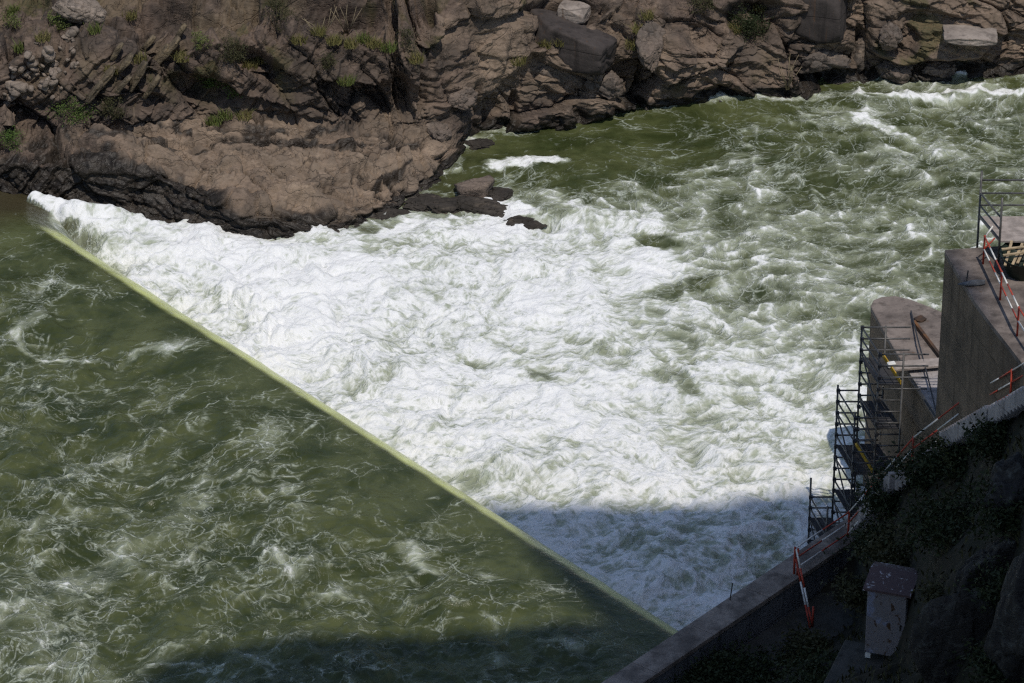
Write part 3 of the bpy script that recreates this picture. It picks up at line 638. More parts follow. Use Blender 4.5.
# ------------------------------------------------------------------ NEAR SIDE: wall, stairs, hillside
ZW = 4.0
WL0, WL1 = at(590, 690, ZW), at(841, 522, ZW)             # river edge of the wall top
WD = U((WL1 - WL0)[:2]); WN = np.array([WD[1], -WD[0]])   # along the wall (away), towards the hillside
WR1 = at(861, 535, ZW); WW = float((WR1 - WL0)[:2] @ WN)  # width of the top
W0 = WL0[:2]; WLEN = float((WL1[:2] - W0) @ WD)
def wp(t, o, z): return np.array([*(W0 + WD * t + WN * o), z])   # along, across from the river edge, height
print('wall', WD, WW, WLEN)
def zwalk(t): return ZW + 0 * t
SP = [np.array([*(W0 + WD * (WLEN + .3) + WN * .75), ZW]), at(905, 472, 9.0), at(955, 434, 11.5), at(1003, 407, 15.6), at(1075, 365, 19.5)]   # the stair line
print('stairs', SP)

def hill_z(x, y, noise=True):
    a = (x - W0[0]) * WD[0] + (y - W0[1]) * WD[1]; d = (x - W0[0]) * WN[0] + (y - W0[1]) * WN[1] - WW
    k = ss(WLEN - 4, WLEN + .5, a)
    z = 2.5 + .8 * k + .66 * np.clip(d - 2.2 + 1.5 * k, 0, 999)
    z = z + np.where(d < 0, -3.0 * ss(0, -1.5, d), 0)
    # the slope carries the stairs: it climbs beside them and falls away to the river behind
    sx = [p[0] for p in SP]; yl = np.interp(x, sx, [p[1] for p in SP]); zz = np.interp(x, sx, [p[2] for p in SP]); gap = yl - y
    near = zz - .6 + .33 * np.clip(gap - .9, 0, 11) - 30 * ss(SP[0][0] - .1, SP[0][0] - 3.0, x)
    z = np.where(gap > 0, np.maximum(z, near), np.where(x > SP[0][0], np.minimum(z, zz - .6 + 2.2 * np.minimum(gap + .7, 0)), z))
    best = np.abs(gap)
    if noise: z = z + ss(1, 5, np.minimum(d, best * 2)) * (.4 * fbm2(x, y, 5.0, 3, 5) + .2 * fbm2(x, y, 1.3, 3, 9))
    return z
def on_hill(px, py):
    d = ray(px, py); lo = 60.0
    t = np.linspace(50, 230, 3000); P = d[None] * t[:, None]; P[:, 2] += CAM_H
    h = hill_z(P[:, 0], P[:, 1]); c = np.where(P[:, 2] < h)[0]
    if not len(c): print('no hill at', px, py); c = [int(np.argmin(P[:, 2] - h))]
    p = P[c[0]]; p[2] = h[c[0]]; return p
def hillside():
    gx, gy = np.meshgrid(np.linspace(-8, 46, 360), np.linspace(60, 162, 560)); x = gx.ravel(); y = gy.ravel()
    z = hill_z(x, y) + .08 * fbm2(x, y, .5, 3, 12)
    d = (x - W0[0]) * WN[0] + (y - W0[1]) * WN[1] - WW
    keep = (d > -.3) & ((x - W0[0]) * WD[0] + (y - W0[1]) * WD[1] < WLEN + 14)
    V, q, _ = compact(np.stack([x, y, z], -1), grid_quads(360, 560, keep), {})
    return tag(mesh_np('hillside', V, q, M['soil']), kind='structure')
hillside()

# unseen caster added off-frame; outline follows the wanted shade edge on the near water
def shade_caster():
    Yc = 76.0
    def up(p): return p + SUN * ((p[1] - Yc) / -SUN[1])
    E = [at(1500, 680, 0), at(892, 676, 0), at(815, 540, 0), at(812, 491, 0), at(738, 500, 0), at(728, 507, 0), at(560, 509, 0), at(474, 508, 0),
         at(540, 568, 0), at(600, 607, 0), at(652, 640, 0), at(668, 620, ZU), at(560, 624, ZU), at(450, 630, ZU), at(300, 640, ZU), at(165, 660, ZU), at(120, 700, ZU)]
    C = [up(e) for e in E]; C.append(np.array([46.0, Yc, 0.0])); C.append(C[0] * (1, 1, 0))
    bm = bmesh.new(); vs = [bm.verts.new(tuple(c)) for c in C]; f = bm.faces.new(vs)
    r = bmesh.ops.extrude_face_region(bm, geom=[f])
    for v in [g for g in r['geom'] if isinstance(g, bmesh.types.BMVert)]: v.co.y -= 7.0; v.co.x += 2.0
    bmesh.ops.triangulate(bm, faces=bm.faces[:])
    me = bpy.data.meshes.new('shade_caster'); bm.to_mesh(me); bm.free(); me.materials.append(M['rock_lichen'])
    return tag(link(bpy.data.objects.new('shade_caster', me)), kind='structure')
shade_caster()

# ------------------------------------------------------------------ CONCRETE PIERS
Z1, Z2 = 17.5, 8.5
def pier(name, label, pts, ztop, mat_side, mat_top, zbot=-1.0):
    poly = [at(px, py, ztop)[:2] for px, py in pts]
    c = np.mean(poly, 0); e = empty(name, (c[0], c[1], zbot), label, 'pier')
    Geo().prism(poly, zbot, ztop - .25).build('body', mat_side, e)
    ins = [p + .03 * (p - c) / np.linalg.norm(p - c) for p in poly]
    Geo().prism(ins, ztop - .25, ztop).build('top_slab', mat_top, e, bevel=.03)
    return e
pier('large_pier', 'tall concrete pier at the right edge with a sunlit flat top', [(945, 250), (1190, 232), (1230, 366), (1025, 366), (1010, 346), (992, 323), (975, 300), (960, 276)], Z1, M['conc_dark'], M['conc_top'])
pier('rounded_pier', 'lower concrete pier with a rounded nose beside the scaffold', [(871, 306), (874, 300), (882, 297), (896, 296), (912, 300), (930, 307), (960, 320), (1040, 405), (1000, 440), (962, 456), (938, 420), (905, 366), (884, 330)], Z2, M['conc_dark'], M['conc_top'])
g = Geo()
poly = [at(px, py, Z2 + .03)[:2] for px, py in ((909, 373), (945, 369), (985, 436), (962, 450), (939, 420))]
tag(g.prism(poly, Z2 + .004, Z2 + .06).build('smooth_screed', M['conc_pale']), 'pale smooth screed on the near end of the rounded pier', 'screed')
# plank bridge, rusty rail and cable on the rounded pier
g = Geo(); a, b = at(891, 367, Z2 + .3), at(946, 362, Z2 + .3); d = U(b - a); n = np.array([-d[1], d[0], 0])
tag(Geo().box((a + b) / 2, (b - a) / 2, n * .33, (0, 0, .05)).build('gangway_plank', M['deck_pale'], bevel=.01), 'pale plank gangway laid across the rounded pier from the scaffold', 'plank')
g = Geo(); a, b = at(914, 322, Z2 + .12), at(952, 372, Z2 + .12); d = U(b - a); n = np.array([-d[1], d[0], 0])
g.box((a + b) / 2, (b - a) / 2, n * .06, (0, 0, .08)); tag(g.build('steel_beam', M['rust']), 'rusty steel beam lying along the top of the rounded pier', 'beam')
rock('rusty_debris', 'small heap of rusty debris at the far end of the steel beam', at(921, 319, Z2 + .05), (.28, .3, .12), (0, 0, .4), M['rust'], 40, sub=3, cat='debris')
cab = [at(911, 311, Z2 + .1), at(918, 340, Z2 + .35), at(927, 374, Z2 + .3), at(939, 423, Z2 + .15)]
tag(Geo().tube(cab, .035, 6).build('dark_cable', M['cable']), 'thin dark cable stretched along the rounded pier over the plank', 'cable')
cab = [at(908, 376, Z2 + .12), at(922, 396, Z2 + .14), at(938, 421, Z2 + .12)]
tag(Geo().tube(cab, .05, 6).build('edge_pipe', M['steel_dark']), 'dark pipe along the left edge of the pale screed', 'pipe')

# ------------------------------------------------------------------ SCAFFOLD beside the rounded pier
def scaffold():
    Y0 = at(862, 326, Z2 + 1.9)[1]; off = np.array([.52, -2.3, 0])
    cols = {k: aty(px, py, Y0) for k, (px, py) in {3: (811, 478), 2: (838, 385), 1: (862, 326), 0: (886, 326)}.items()}
    e = empty('scaffold', (cols[2][0], Y0 - 1.2, 0), 'stepped steel tube scaffold with dark decks against the rounded pier', 'scaffold')
    ST = M['steel']; R = .045
    zt = {k: c[2] for k, c in cols.items()}; X = {k: c[0] for k, c in cols.items()}
    print('scaffold tops', zt, 'Y0', Y0)
    deck1 = zt[1] - 1.45
    for k in cols:
        for j, f in ((0, 0), (1, 1)):
            p = np.array([X[k], Y0, 0]) + off * f; top = zt[k] if not (j and k in (3, 2)) else zt[k]
            Geo().tube([(p[0], p[1], -.4), (p[0], p[1], top)], R, 6).build('post', ST, e, smooth=True)
    def bar(p, q, nm='ledger', r=.036): Geo().tube([p, q], r, 6).build(nm, ST, e, smooth=True)
    P = lambda k, f, z: np.array([X[k], Y0, z]) + off * f
    for (ka, kb, z_top, n) in ((3, 2, zt[3] - .9, 5), (2, 1, zt[2] - .25, 13), (1, 0, zt[1] - .06, 18)):
        for i in range(n):
            z = z_top - i * .52
            if z < .3: break
            for f in (0, 1):
                q = P(kb, f, z)
                if ka == 1: q = q + ((1.0, 0, 0) if i < 4 else (0, 0, 0))
                bar(P(ka, f, z), q); Geo().box(P(ka, f, z) + (.02, -.02, 0), (.075, 0, 0), (0, .075, 0), (0, 0, .06)).build('coupler', M['steel_dark'], e)
            if i % 2 == 0 or i < 3: bar(P(ka, 0, z), P(ka, 1, z), 'transom')
        for z in np.arange(z_top - 1.0, 1.0, -2.0): bar(P(ka, 0, z), P(ka, 1, z - 1.6), 'brace')
    def deck(ka, kb, z, mat=M['deck']):
        for i in range(3):
            t0, t1 = (i + .05) / 3, (i + .95) / 3; a = P(ka, 0, z); w = np.array([X[kb] - X[ka], 0, 0])
            c = a + w * (t0 + t1) / 2 + off / 2
            Geo().box(c, w * (t1 - t0) / 2, off / 2 * .98, (0, 0, .03)).build('deck_board', mat, e)
    deck(1, 0, deck1); deck(1, 0, deck1 - 2.0); deck(1, 0, deck1 - 4.0); deck(2, 1, zt[2] - 2.8); deck(2, 1, zt[2] - 4.9); deck(3, 2, zt[3] - 1.9)
    def toe(k, z, m=M['yellow']):
        a, b = P(k, 0, z), P(k, 1, z); Geo().box((a + b) / 2 + (-.06, 0, .12), (b - a) / 2, (.02, 0, 0), (0, 0, .09)).build('toe_board', m, e)
    toe(0, deck1); toe(1, zt[2] - 2.8); toe(0, deck1 - 2.0, M['steel_dark'])
    a = P(0, 0, deck1 + .05) + (.2, -.9, 0)
    Geo().box(a + (0, 0, .12), (.16, .05, 0), (-.03, .12, 0), (0, 0, .10)).build('bucket', M['white'], e, bevel=.03)
    return e
scaffold()

# ------------------------------------------------------------------ platform, barrier and tub on the large pier
def pier_platform():
    Y = at(979, 217, Z1 + .9)[1]; zt = aty(980, 171, Y)[2]; zd = Z1 + .9
    x0 = aty(979, 217, Y)[0]; off = np.array([.55, -2.1, 0])
    e = empty('work_platform', (x0, Y - 1, Z1), 'grey tube work platform with pale boards at the end of the large pier', 'platform')
    for dx in (0, 2.1, 4.2):
        for f in (0, 1):
            p = np.array([x0 + dx, Y, 0]) + off * f
            Geo().tube([(p[0], p[1], Z1 + .0 - (3.0 if f == 0 else 0)), (p[0], p[1], zt - (0 if f == 0 else .1))], .045, 6).build('post', M['steel'], e, smooth=True)
    for f in (0, 1):
        for z in (zd + .5, zd + 1.0, zd + 1.55):
            if f == 1 and z > zd + 1.2: continue
            if f == 1: continue
            a = np.array([x0, Y, z]) + off * f; Geo().tube([a, a + (4.6, 0, 0)], .036, 6).build('rail', M['steel'], e, smooth=True)
    for z in (zd + .1, zd + .5, zd + 1.0):
        a = np.array([x0, Y, z]); Geo().tube([a, a + off], .036, 6).build('rail', M['steel'], e, smooth=True)
    for i in range(5):
        c = np.array([x0 + 2.4, Y, zd]) + off * (i + .5) / 5
        Geo().box(c, (2.4, 0, 0), off * .096, (0, 0, .035)).build('deck_board', M['deck_pale'], e)
    return e
pier_platform()
def banded(pts, r, band, start=0):
    """tube in red and white bands along a polyline"""
    pts = [np.asarray(p, float) for p in pts]; out = [pts[0]]; 
    for a, b in zip(pts[:-1], pts[1:]):
        n = max(1, int(round(np.linalg.norm(b - a) / band)))
        for i in range(1, n + 1): out.append(a + (b - a) * i / n)
    g = Geo()
    for i in range(len(out) - 1): g.tube([out[i], out[i + 1]], r, 7, m=(i + start) % 2)
    return g
RW = [M['red'], M['white']]
def pier_barrier():
    base = [at(983, 264, Z1), at(1000, 300, Z1), at(1017, 336, Z1), at(1040, 372, Z1)]
    e = empty('barrier_rail', base[0], 'red and white tube barrier running along the large pier top', 'barrier', 'red and white barriers')
    for i, b in enumerate(base):
        Geo().tube([b, b + (0, 0, 1.2)], .04, 7).build('post', M['red'], e, smooth=True)
    far = at(993, 226, Z1 + 1.5)
    for h, st in ((1.15, 0), (.62, 1)):
        banded([p + (0, 0, h) for p in base], .032, 1.1, st).build('rail', RW, e, smooth=True)
    banded([far, base[0] + (0, 0, 1.1)], .032, .6, 1).build('rail', RW, e, smooth=True)
    banded([far + (.1, 0, -.5), base[0] + (0, 0, .6)], .032, .6, 0).build('rail', RW, e, smooth=True)
    return e
pier_barrier()
def tub():
    c = at(1022, 272, Z1); e = empty('mortar_tub', c, 'dark green tub holding pale timber offcuts on the large pier', 'tub')
    g = Geo(); n = 14
    ring = lambda rx, ry, z, s=0: [c + (rx * math.cos(2 * math.pi * k / n), ry * math.sin(2 * math.pi * k / n), z) for k in range(n)]
    rs = [ring(.6, .8, .02), ring(.85, 1.1, .75), ring(.9, 1.15, .78), ring(.8, 1.05, .74), ring(.6, .8, .15)]
    for r_ in rs: g.v += r_
    for i in range(len(rs) - 1):
        for k in range(n): g.f.append([i * n + k, i * n + (k + 1) % n, (i + 1) * n + (k + 1) % n, (i + 1) * n + k]); g.m.append(0)
    g.f.append([k for k in range(n)][::-1]); g.m.append(0); g.f.append([4 * n + k for k in range(n)]); g.m.append(0)
    g.build('bowl', M['tarp'], e, smooth=True); r = random.Random(3)
    for i in range(6):
        a = c + (-.75 + .24 * i, -.8 + .25 * r.random(), .62 + .05 * r.random()); b = c + (-.5 + .2 * i + .4 * r.random(), .5 + .4 * r.random(), .86 + .1 * r.random())
        if i > 3: a, b = c + (-.8, -.4 + .5 * (i - 4), .9), c + (.7, -.1 + .4 * (i - 4), .98)
        d = U(b - a); s = U(np.cross(d, (0, 0, 1)))
        Geo().box((a + b) / 2, (b - a) / 2, s * .05, np.cross(s, d) * .025).build('timber_offcut', M['wood'], e)
    return e
tub()
r_ = at(966, 284, Z1)
tag(Geo().tube([r_, r_ + (.05, .02, .55)], .03, 6).build('steel_peg', M['steel_dark']), 'short steel peg standing near the left edge of the large pier', 'peg')
rock('tool_bag', 'flat grey bag lying on the large pier by its left edge', at(973, 283, Z1 + .08), (.55, .25, .12), (0, 0, .2), M['conc_grey'], 44, sub=3, rough=.03, cat='bag')

# ------------------------------------------------------------------ RETAINING WALL, STAIRS, BARRIER
e = empty('retaining_wall', wp(0, .6, 1.0), 'weathered concrete wall running from the bottom edge up past the weir', 'wall')
def strip(t0, t1, o0, o1, z0, z1): return Geo().box((wp(t0, o0, z0) + wp(t1, o1, z1)) / 2, np.append(WD, 0) * (t1 - t0) / 2, np.append(WN, 0) * (o1 - o0) / 2, (0, 0, (z1 - z0) / 2))
strip(-8, WLEN + .6, .03, WW - .03, -1.5, ZW - .22).build('body', M['conc_grey'], e)
n = 7
for i in range(n):
    t0 = -8 + (WLEN + 8.6) * i / n; t1 = -8 + (WLEN + 8.6) * (i + 1) / n
    strip(t0 + .015, t1 - .015, 0, WW, ZW - .22, ZW).build('coping_slab', M['conc_wall'], e, bevel=.02)
e = empty('staircase', SP[0], 'steep concrete steps climbing from the wall to the large pier', 'stairs')
for p, q in zip(SP[:-1], SP[1:]):
    n = int(round((q[2] - p[2]) / .19)); h = (q - p) * (1, 1, 0); d = U(h); w = np.array([-d[1], d[0], 0])
    for i in range(n):
        c = p + (q - p) * ((i + .5) / n); top = p[2] + (q[2] - p[2]) * (i + 1) / n
        Geo().box(np.array([c[0], c[1], top - .35]), h / n * .54, w * .62, (0, 0, .35)).build('step', M['conc_pale'], e, bevel=.012)
e = tag(strip(-7, WLEN + 1, WW + .02, WW + 2.4, 2.0, 2.62).build('apron_slab', M['conc_darkgrey'], bevel=.03), 'grey concrete apron at the foot of the wall, hillside end', 'apron')
def t_of_px(px, o=.9):
    ts = np.linspace(-8, 40, 2000); P = np.array([wp(t, o, zwalk(t)) for t in ts]); x, y = proj(P); return float(np.interp(px, x, ts))
def wall_barrier():
    b = [wp(t_of_px(p), .9, ZW) for p in (794, 848)] + [SP[1], SP[2], SP[3], SP[4]]
    b = [b[0], b[1]] + [p + (.3, .45, .1) for p in b[2:]]
    e = empty('barrier_rail', b[0], 'red and white tube barrier along the wall top and up the stairs', 'barrier', 'red and white barriers')
    for i, p in enumerate(b): Geo().tube([p, p + (0, 0, 1.2)], .045, 7).build('post', M['red'], e, smooth=True)
    Geo().tube([b[0] + (.12, -.1, 0), b[0] + (.12, -.1, 1.2)], .045, 7).build('post', M['red'], e, smooth=True)
    for h, st in ((1.15, 1), (.66, 0), (.18, 1)): banded([p + (0, 0, h) for p in b], .032, 1.7, st).build('rail', RW, e, smooth=True)
    c0 = b[0] + (.05, -.05, 1.15); c1 = wp(t_of_px(794) - .9, WW + 1.3, 2.64)
    banded([c0, c1], .04, .8, 1).build('rail', RW, e, smooth=True)
    banded([c0 - (0, 0, .45), c1 + (-.1, -.1, 0)], .04, .8, 0).build('rail', RW, e, smooth=True)
    Geo().tube([c1, c1 + (0, 0, .9)], .045, 7).build('post', M['red'], e, smooth=True)
wall_barrier()
p = wp(t_of_px(730, .15), .15, ZW); tag(Geo().tube([p, p + (.08, 0, .75)], .025, 6).build('steel_rod', M['steel_dark']), 'thin dark rod upright on the river edge of the wall', 'rod')
p = at(978, 434, 11.9); tag(Geo().box(p + (0, 0, .8), (.07, 0, 0), (0, .07, 0), (0, 0, 1.0)).build('black_post', M['black'], bevel=.015), 'square black post standing in front of the stair barrier', 'post')
def grey_frame():
    a, b, c = at(982, 424, 12.2), at(1000, 408, 13.2), at(1045, 406, 13.4)
    e = empty('grey_handrail', a, 'grey steel tube handrail beside the stairs near the right edge', 'handrail')
    for p in (a, b, c): Geo().tube([p - (0, 0, .5), p + (0, 0, 1.0)], .04, 7).build('post', M['steel'], e, smooth=True)
    for h in (1.0, .45): Geo().tube([a + (0, 0, h), b + (0, 0, h), c + (0, 0, h)], .035, 7).build('rail', M['steel'], e, smooth=True)
grey_frame()

# ------------------------------------------------------------------ CABINET
def cabinet():
    p = on_hill(884, 664); dep = p[1] * cp - (p[2] - CAM_H) * sp; s = F / dep
    print('cabinet', p, 'px/m', s)
    w, h, dp = 39 / s / math.cos(.33), 66 / s / .87, 14 / s / .33
    yaw = -.33; ax = np.array([math.cos(yaw), math.sin(yaw), 0]); ay = np.array([-math.sin(yaw), math.cos(yaw), 0]); z = np.array([0, 0, 1.0])
    p = p + (0, 0, .25)
    e = empty('metal_cabinet', p, 'rusty white metal cabinet with a flaking brown roof on the dark slope', 'cabinet')
    c = p + ay * dp / 2
    Geo().box(c + z * (h / 2 + .1), ax * w / 2, ay * dp / 2, z * (h / 2 - .0)).build('body', M['cab_side'], e, bevel=.02)
    d = Geo().box(c - ay * (dp / 2 + .03) + z * (h / 2 + .1), ax * (w / 2 - .03), ay * .03, z * (h / 2 - .05)).build('door', M['door'], e, bevel=.015)
    Geo().box(np.array(c - ay * (dp / 2 + .09) + ax * (w * .36) + z * (h * .52)) , ax * .02, ay * .03, z * .12).build('handle', M['steel_dark'], e).parent = d
    for sgn in (-1, 1):
        Geo().box(c + ax * sgn * (w / 2 - .12) - ay * (dp / 2 - .15) + z * (-.02), ax * .1, ay * .12, z * .12).build('foot', M['white'], e)
        Geo().box(c + ax * sgn * (w / 2 - .12) + ay * (dp / 2 - .15) + z * (-.02), ax * .1, ay * .12, z * .12).build('foot', M['white'], e)
    zt = h + .1; ov = .14
    A_ = [c - ax * (w / 2 + ov) - ay * (dp / 2 + ov) + z * (zt + .02), c + ax * (w / 2 + ov) - ay * (dp / 2 + ov) + z * (zt + .02), c + ax * (w / 2 + ov) + ay * (dp * .2) + z * (zt + .30), c - ax * (w / 2 + ov) + ay * (dp * .2) + z * (zt + .30)]
    Bk = [c + ax * (w / 2 + ov) + ay * (dp / 2 + ov) + z * (zt + .10), c - ax * (w / 2 + ov) + ay * (dp / 2 + ov) + z * (zt + .10)]
    g = Geo(); g.v = A_ + Bk + [v - z * .09 for v in A_ + Bk]
    g.f = [[0, 1, 2, 3], [3, 2, 4, 5], [6, 9, 8, 7], [9, 11, 10, 8], [0, 6, 7, 1], [1, 7, 8, 2], [2, 8, 10, 4], [4, 10, 11, 5], [5, 11, 9, 3], [3, 9, 6, 0]]; g.m = [0] * 10
    g.build('roof', M['cab_roof'], e)
    b = Geo().box(p - ax * .7 - ay * .6 - z * .5, ax * (w * .7), ay * (dp * 1.1), z * .3).build('concrete_pad', M['conc_darkgrey'], bevel=.04)
    tag(b, 'low concrete pad under and left of the rusty cabinet', 'pad')
cabinet()

# ------------------------------------------------------------------ PLANTS
def leaf_cloud(seed, n, size, rx, ry, rz, clumps, spread=.32, cz=1.0):
    r = np.random.RandomState(seed)
    c = r.normal(size=(clumps, 3)); c /= np.linalg.norm(c, axis=1, keepdims=True); c *= r.uniform(.25, .95, (clumps, 1)) ** .6
    w = r.uniform(.4, 1.2, clumps)
    i = r.choice(clumps, n, p=w / w.sum()); P = c[i] + r.normal(size=(n, 3)) * spread * r.uniform(.5, 1.2, clumps)[i][:, None]
    P = P * (rx, ry, rz) + (0, 0, rz * cz); P[:, 2] = np.maximum(P[:, 2], .02)
    d = r.normal(size=(n, 3)); d[:, 2] = d[:, 2] * .6 + .2; d /= np.linalg.norm(d, axis=1, keepdims=True)
    u = np.cross(d, r.normal(size=(n, 3))); u /= np.linalg.norm(u, axis=1, keepdims=True)
    L = size * r.uniform(.6, 1.4, (n, 1)); Wd = L * .42
    V = np.stack([P - d * L / 2, P + u * Wd / 2, P + d * L / 2, P - u * Wd / 2], 1).reshape(-1, 3)
    return V, np.arange(n * 4).reshape(-1, 4), c * (rx, ry, rz) + (0, 0, rz * cz)
def shrub(name, label, loc, rx, ry, rz, n, size, mat, seed, group=None, clumps=26, cat='shrub', cz=.9, stems=8, stemmat='stem'):
    e = empty(name, loc, label, cat, group)
    V, q, c = leaf_cloud(seed, n, size, rx, ry, rz, clumps, cz=cz)
    mesh_np('foliage', V, q, M[mat], e, smooth=False)
    g = Geo(); r = random.Random(seed)
    for k in range(min(stems, len(c))):
        b = np.array([r.uniform(-.15, .15) * rx, r.uniform(-.15, .15) * ry, -.2]); t = c[k]; m = (b + t) / 2 + (r.uniform(-.1, .1) * rx, 0, .1 * rz)
        g.tube([b, m, t], [.035, .025, .012], 5, cap=False)
    me = g.build('stem', M[stemmat]); me.parent = e
    return e
def tuft(name, label, loc, h, r0, n, mat, seed, group):
    r = np.random.RandomState(seed); a = r.rand(n) * 2 * np.pi; rad = r0 * np.sqrt(r.rand(n)); b = np.stack([rad * np.cos(a), rad * np.sin(a), 0 * a - .05], -1)
    H = h * r.uniform(.5, 1.1, n); ln = r.normal(size=(n, 2)) * .35 * h; w = .012 + .012 * r.rand(n); t = r.rand(n) * np.pi; s = np.stack([np.cos(t), np.sin(t), 0 * t], -1) * w[:, None]
    m = b + np.concatenate([ln * .4, (H * .6)[:, None]], 1); tp = b + np.concatenate([ln, H[:, None]], 1)
    V = np.stack([b - s, b + s, m + s * .8, m - s * .8, tp], 1).reshape(-1, 3); k = np.arange(n)[:, None] * 5
    o = mesh_np(name, V, k + np.array([[0, 1, 2, 3]]), M[mat], smooth=False, tris=k + np.array([[3, 2, 4]])); o.location = tuple(loc)
    return tag(o, label, 'grass', group)

# far bank plants
FP = [(212, 88, .55, .5, 'leaf_green', 'bright green leafy shrub in the dark cleft, left one of two', 900, .10),
      (234, 96, .50, .55, 'leaf_green', 'bright green leafy shrub in the dark cleft, right one of two', 900, .10),
      (232, 58, .70, .65, 'leaf_olive', 'olive round bush on the ledge above the bright green shrubs', 1300, .09),
      (280, 30, .75, .9, 'leaf_olive', 'tall olive bush at the top edge above the cliff ledge', 1300, .09),
      (198, 48, .40, .45, 'grass_green', 'small yellow-green bush on the ledge left of the olive bush', 600, .09),
      (78, 118, .9, .55, 'leaf_green', 'low green shrub on the left slope, larger of the pair', 1500, .09),
      (114, 114, .65, .5, 'leaf_olive', 'low olive shrub on the left slope, right of the larger green one', 1000, .09),
      (14, 146, .55, .5, 'leaf_green', 'small green shrub beside the water stair at the left edge', 900, .09),
      (326, 66, .5, .4, 'leaf_olive', 'small grey-green bush on the ledge right of the cliff cleft', 700, .09),
      (408, 48, .5, .55, 'leaf_olive', 'dusty olive bush in the shaded recess beside the big rock rib', 800, .09),
      (748, 34, 1.1, .9, 'leaf_dark', 'dark shrub filling the shaded hollow above the right bank', 2600, .11),
      (700, 12, .7, .5, 'leaf_olive', 'mossy olive bush on top of the right bank by the tilted slab', 900, .10),
      (60, 28, .5, .45, 'grass_green', 'grassy green bush under the pale overhanging slab', 700, .10),
      (14, 28, .45, .4, 'grass_green', 'small yellow-green bush at the upper left edge', 500, .09)]
for i, (px, py, r0, h, mt, lb, n, sz) in enumerate(FP):
    p = on_bank(px, py); shrub('shrub', lb, p, r0, r0 * .8, h, n, sz, mt, 200 + i, 'shrubs on the far bank', clumps=16)
GT = [(350, 46, 'dry'), (362, 40, 'green'), (375, 44, 'dry'), (335, 42, 'dry'), (390, 50, 'green'), (300, 40, 'dry'), (320, 34, 'dry'), (250, 66, 'dry'), (560, 42, 'dry'), (545, 44, 'dry'), (520, 62, 'dry'), (640, 30, 'dry'), (648, 16, 'dry'), (634, 46, 'dry'), (225, 116, 'green'), (245, 116, 'dry'), (215, 122, 'green'), (180, 60, 'dry'), (95, 30, 'green'), (20, 50, 'green'), (42, 40, 'dry'), (12, 12, 'green'), (130, 18, 'dry'), (140, 60, 'dry'), (265, 60, 'dry'), (415, 60, 'dry'), (735, 30, 'dry'), (760, 10, 'dry'), (112, 70, 'dry'), (345, 84, 'green')]
GL = ['in the shaded recess at top centre, left of the green one', 'in the shaded recess at top centre, brightest there', 'in the shaded recess, right of the bright green tuft', 'at the left end of the shaded recess, top centre', 'at the foot of the dusty olive bush by the rock rib', 'left of the shaded recess at the top', 'below the bare stems at top centre', 'above the dark cleft, right of the olive bush',
      'on the rock above the old concrete block', 'at the left end of the old concrete block', 'on the rock left of the old concrete block', 'beside the pale tilted slab', 'above the pale tilted slab at the top edge', 'at the left foot of the pale tilted slab', 'at the back of the polished shelf, under the bright shrubs', 'at the back of the polished shelf, right of the green tufts', 'on the polished shelf, left of the green tuft under the shrubs',
      'on the ledge left of the small yellow-green bush', 'right of the pale overhanging slab', 'above the rubble gully, left edge', 'in the upper part of the rubble gully', 'at the very top left corner', 'at the top, between overhanging slab and leaning slabs', 'among the leaning ochre slabs', 'on the ledge right of the olive round bush', 'beside the deep cleft left of the big rock rib', 'left of the dark shrub hollow', 'at the top edge above the dark shrub hollow', 'at the left end of the leaning ochre slabs', 'on the ledge under the small grey-green bush']
for i, (px, py, k) in enumerate(GT):
    tuft('grass_tuft', ('straw-coloured grass tuft ' if k == 'dry' else 'green grass tuft ') + GL[i], on_bank(px, py), .5, .38, 130, 'grass_dry' if k == 'dry' else 'grass_green', 300 + i, 'grass tufts on the far bank')
# rubble in the gully at upper left
rr = random.Random(8); base = [rock_mesh('stone', 60 + k, 2, 10, .08) for k in range(5)]
for m in base: m.materials.append(M['rock_pale'])
for i in range(90):
    t = rr.random(); px = 2 + 75 * rr.random() ** .9; py = 98 - .62 * px + rr.gauss(0, 13)
    if py < 8 or py > 112: continue
    p = on_bank(px, py); o = bpy.data.objects.new('stone', base[i % 5]); link(o); s = .10 + .22 * rr.random() ** 2
    o.location = tuple(p + (0, 0, s * .2)); o.scale = (s * rr.uniform(.8, 1.6), s, s * rr.uniform(.5, .9)); o.rotation_euler = (rr.random(), rr.random(), rr.random() * 6)
    tag(o, 'small pale angular stone lying in the rubble gully at upper left', 'stone', 'rubble stones in the gully')

# slabs, blocks and old concrete set into the far bank
def block(name, label, pts, ztop, hgt, depth, mat, cat, dirv=None, skew=0.0):
    """a straight-faced block: two picture points of its front top edge on the level ztop"""
    a, b = at(*pts[0], ztop), at(*pts[1], ztop); d = U(b - a); n = np.array([-d[1], d[0], 0]); n = n if n[1] > 0 else -n
    poly = [a[:2], b[:2], (b + n * depth)[:2], (a + n * depth)[:2]]
    return tag(Geo().prism(poly, ztop - hgt, ztop).build(name, mat, bevel=.05), label, cat)
q = on_bank(570, 52); print('block bank', q, on_bank(815, 30), on_bank(970, 40), on_bank(640, 45))

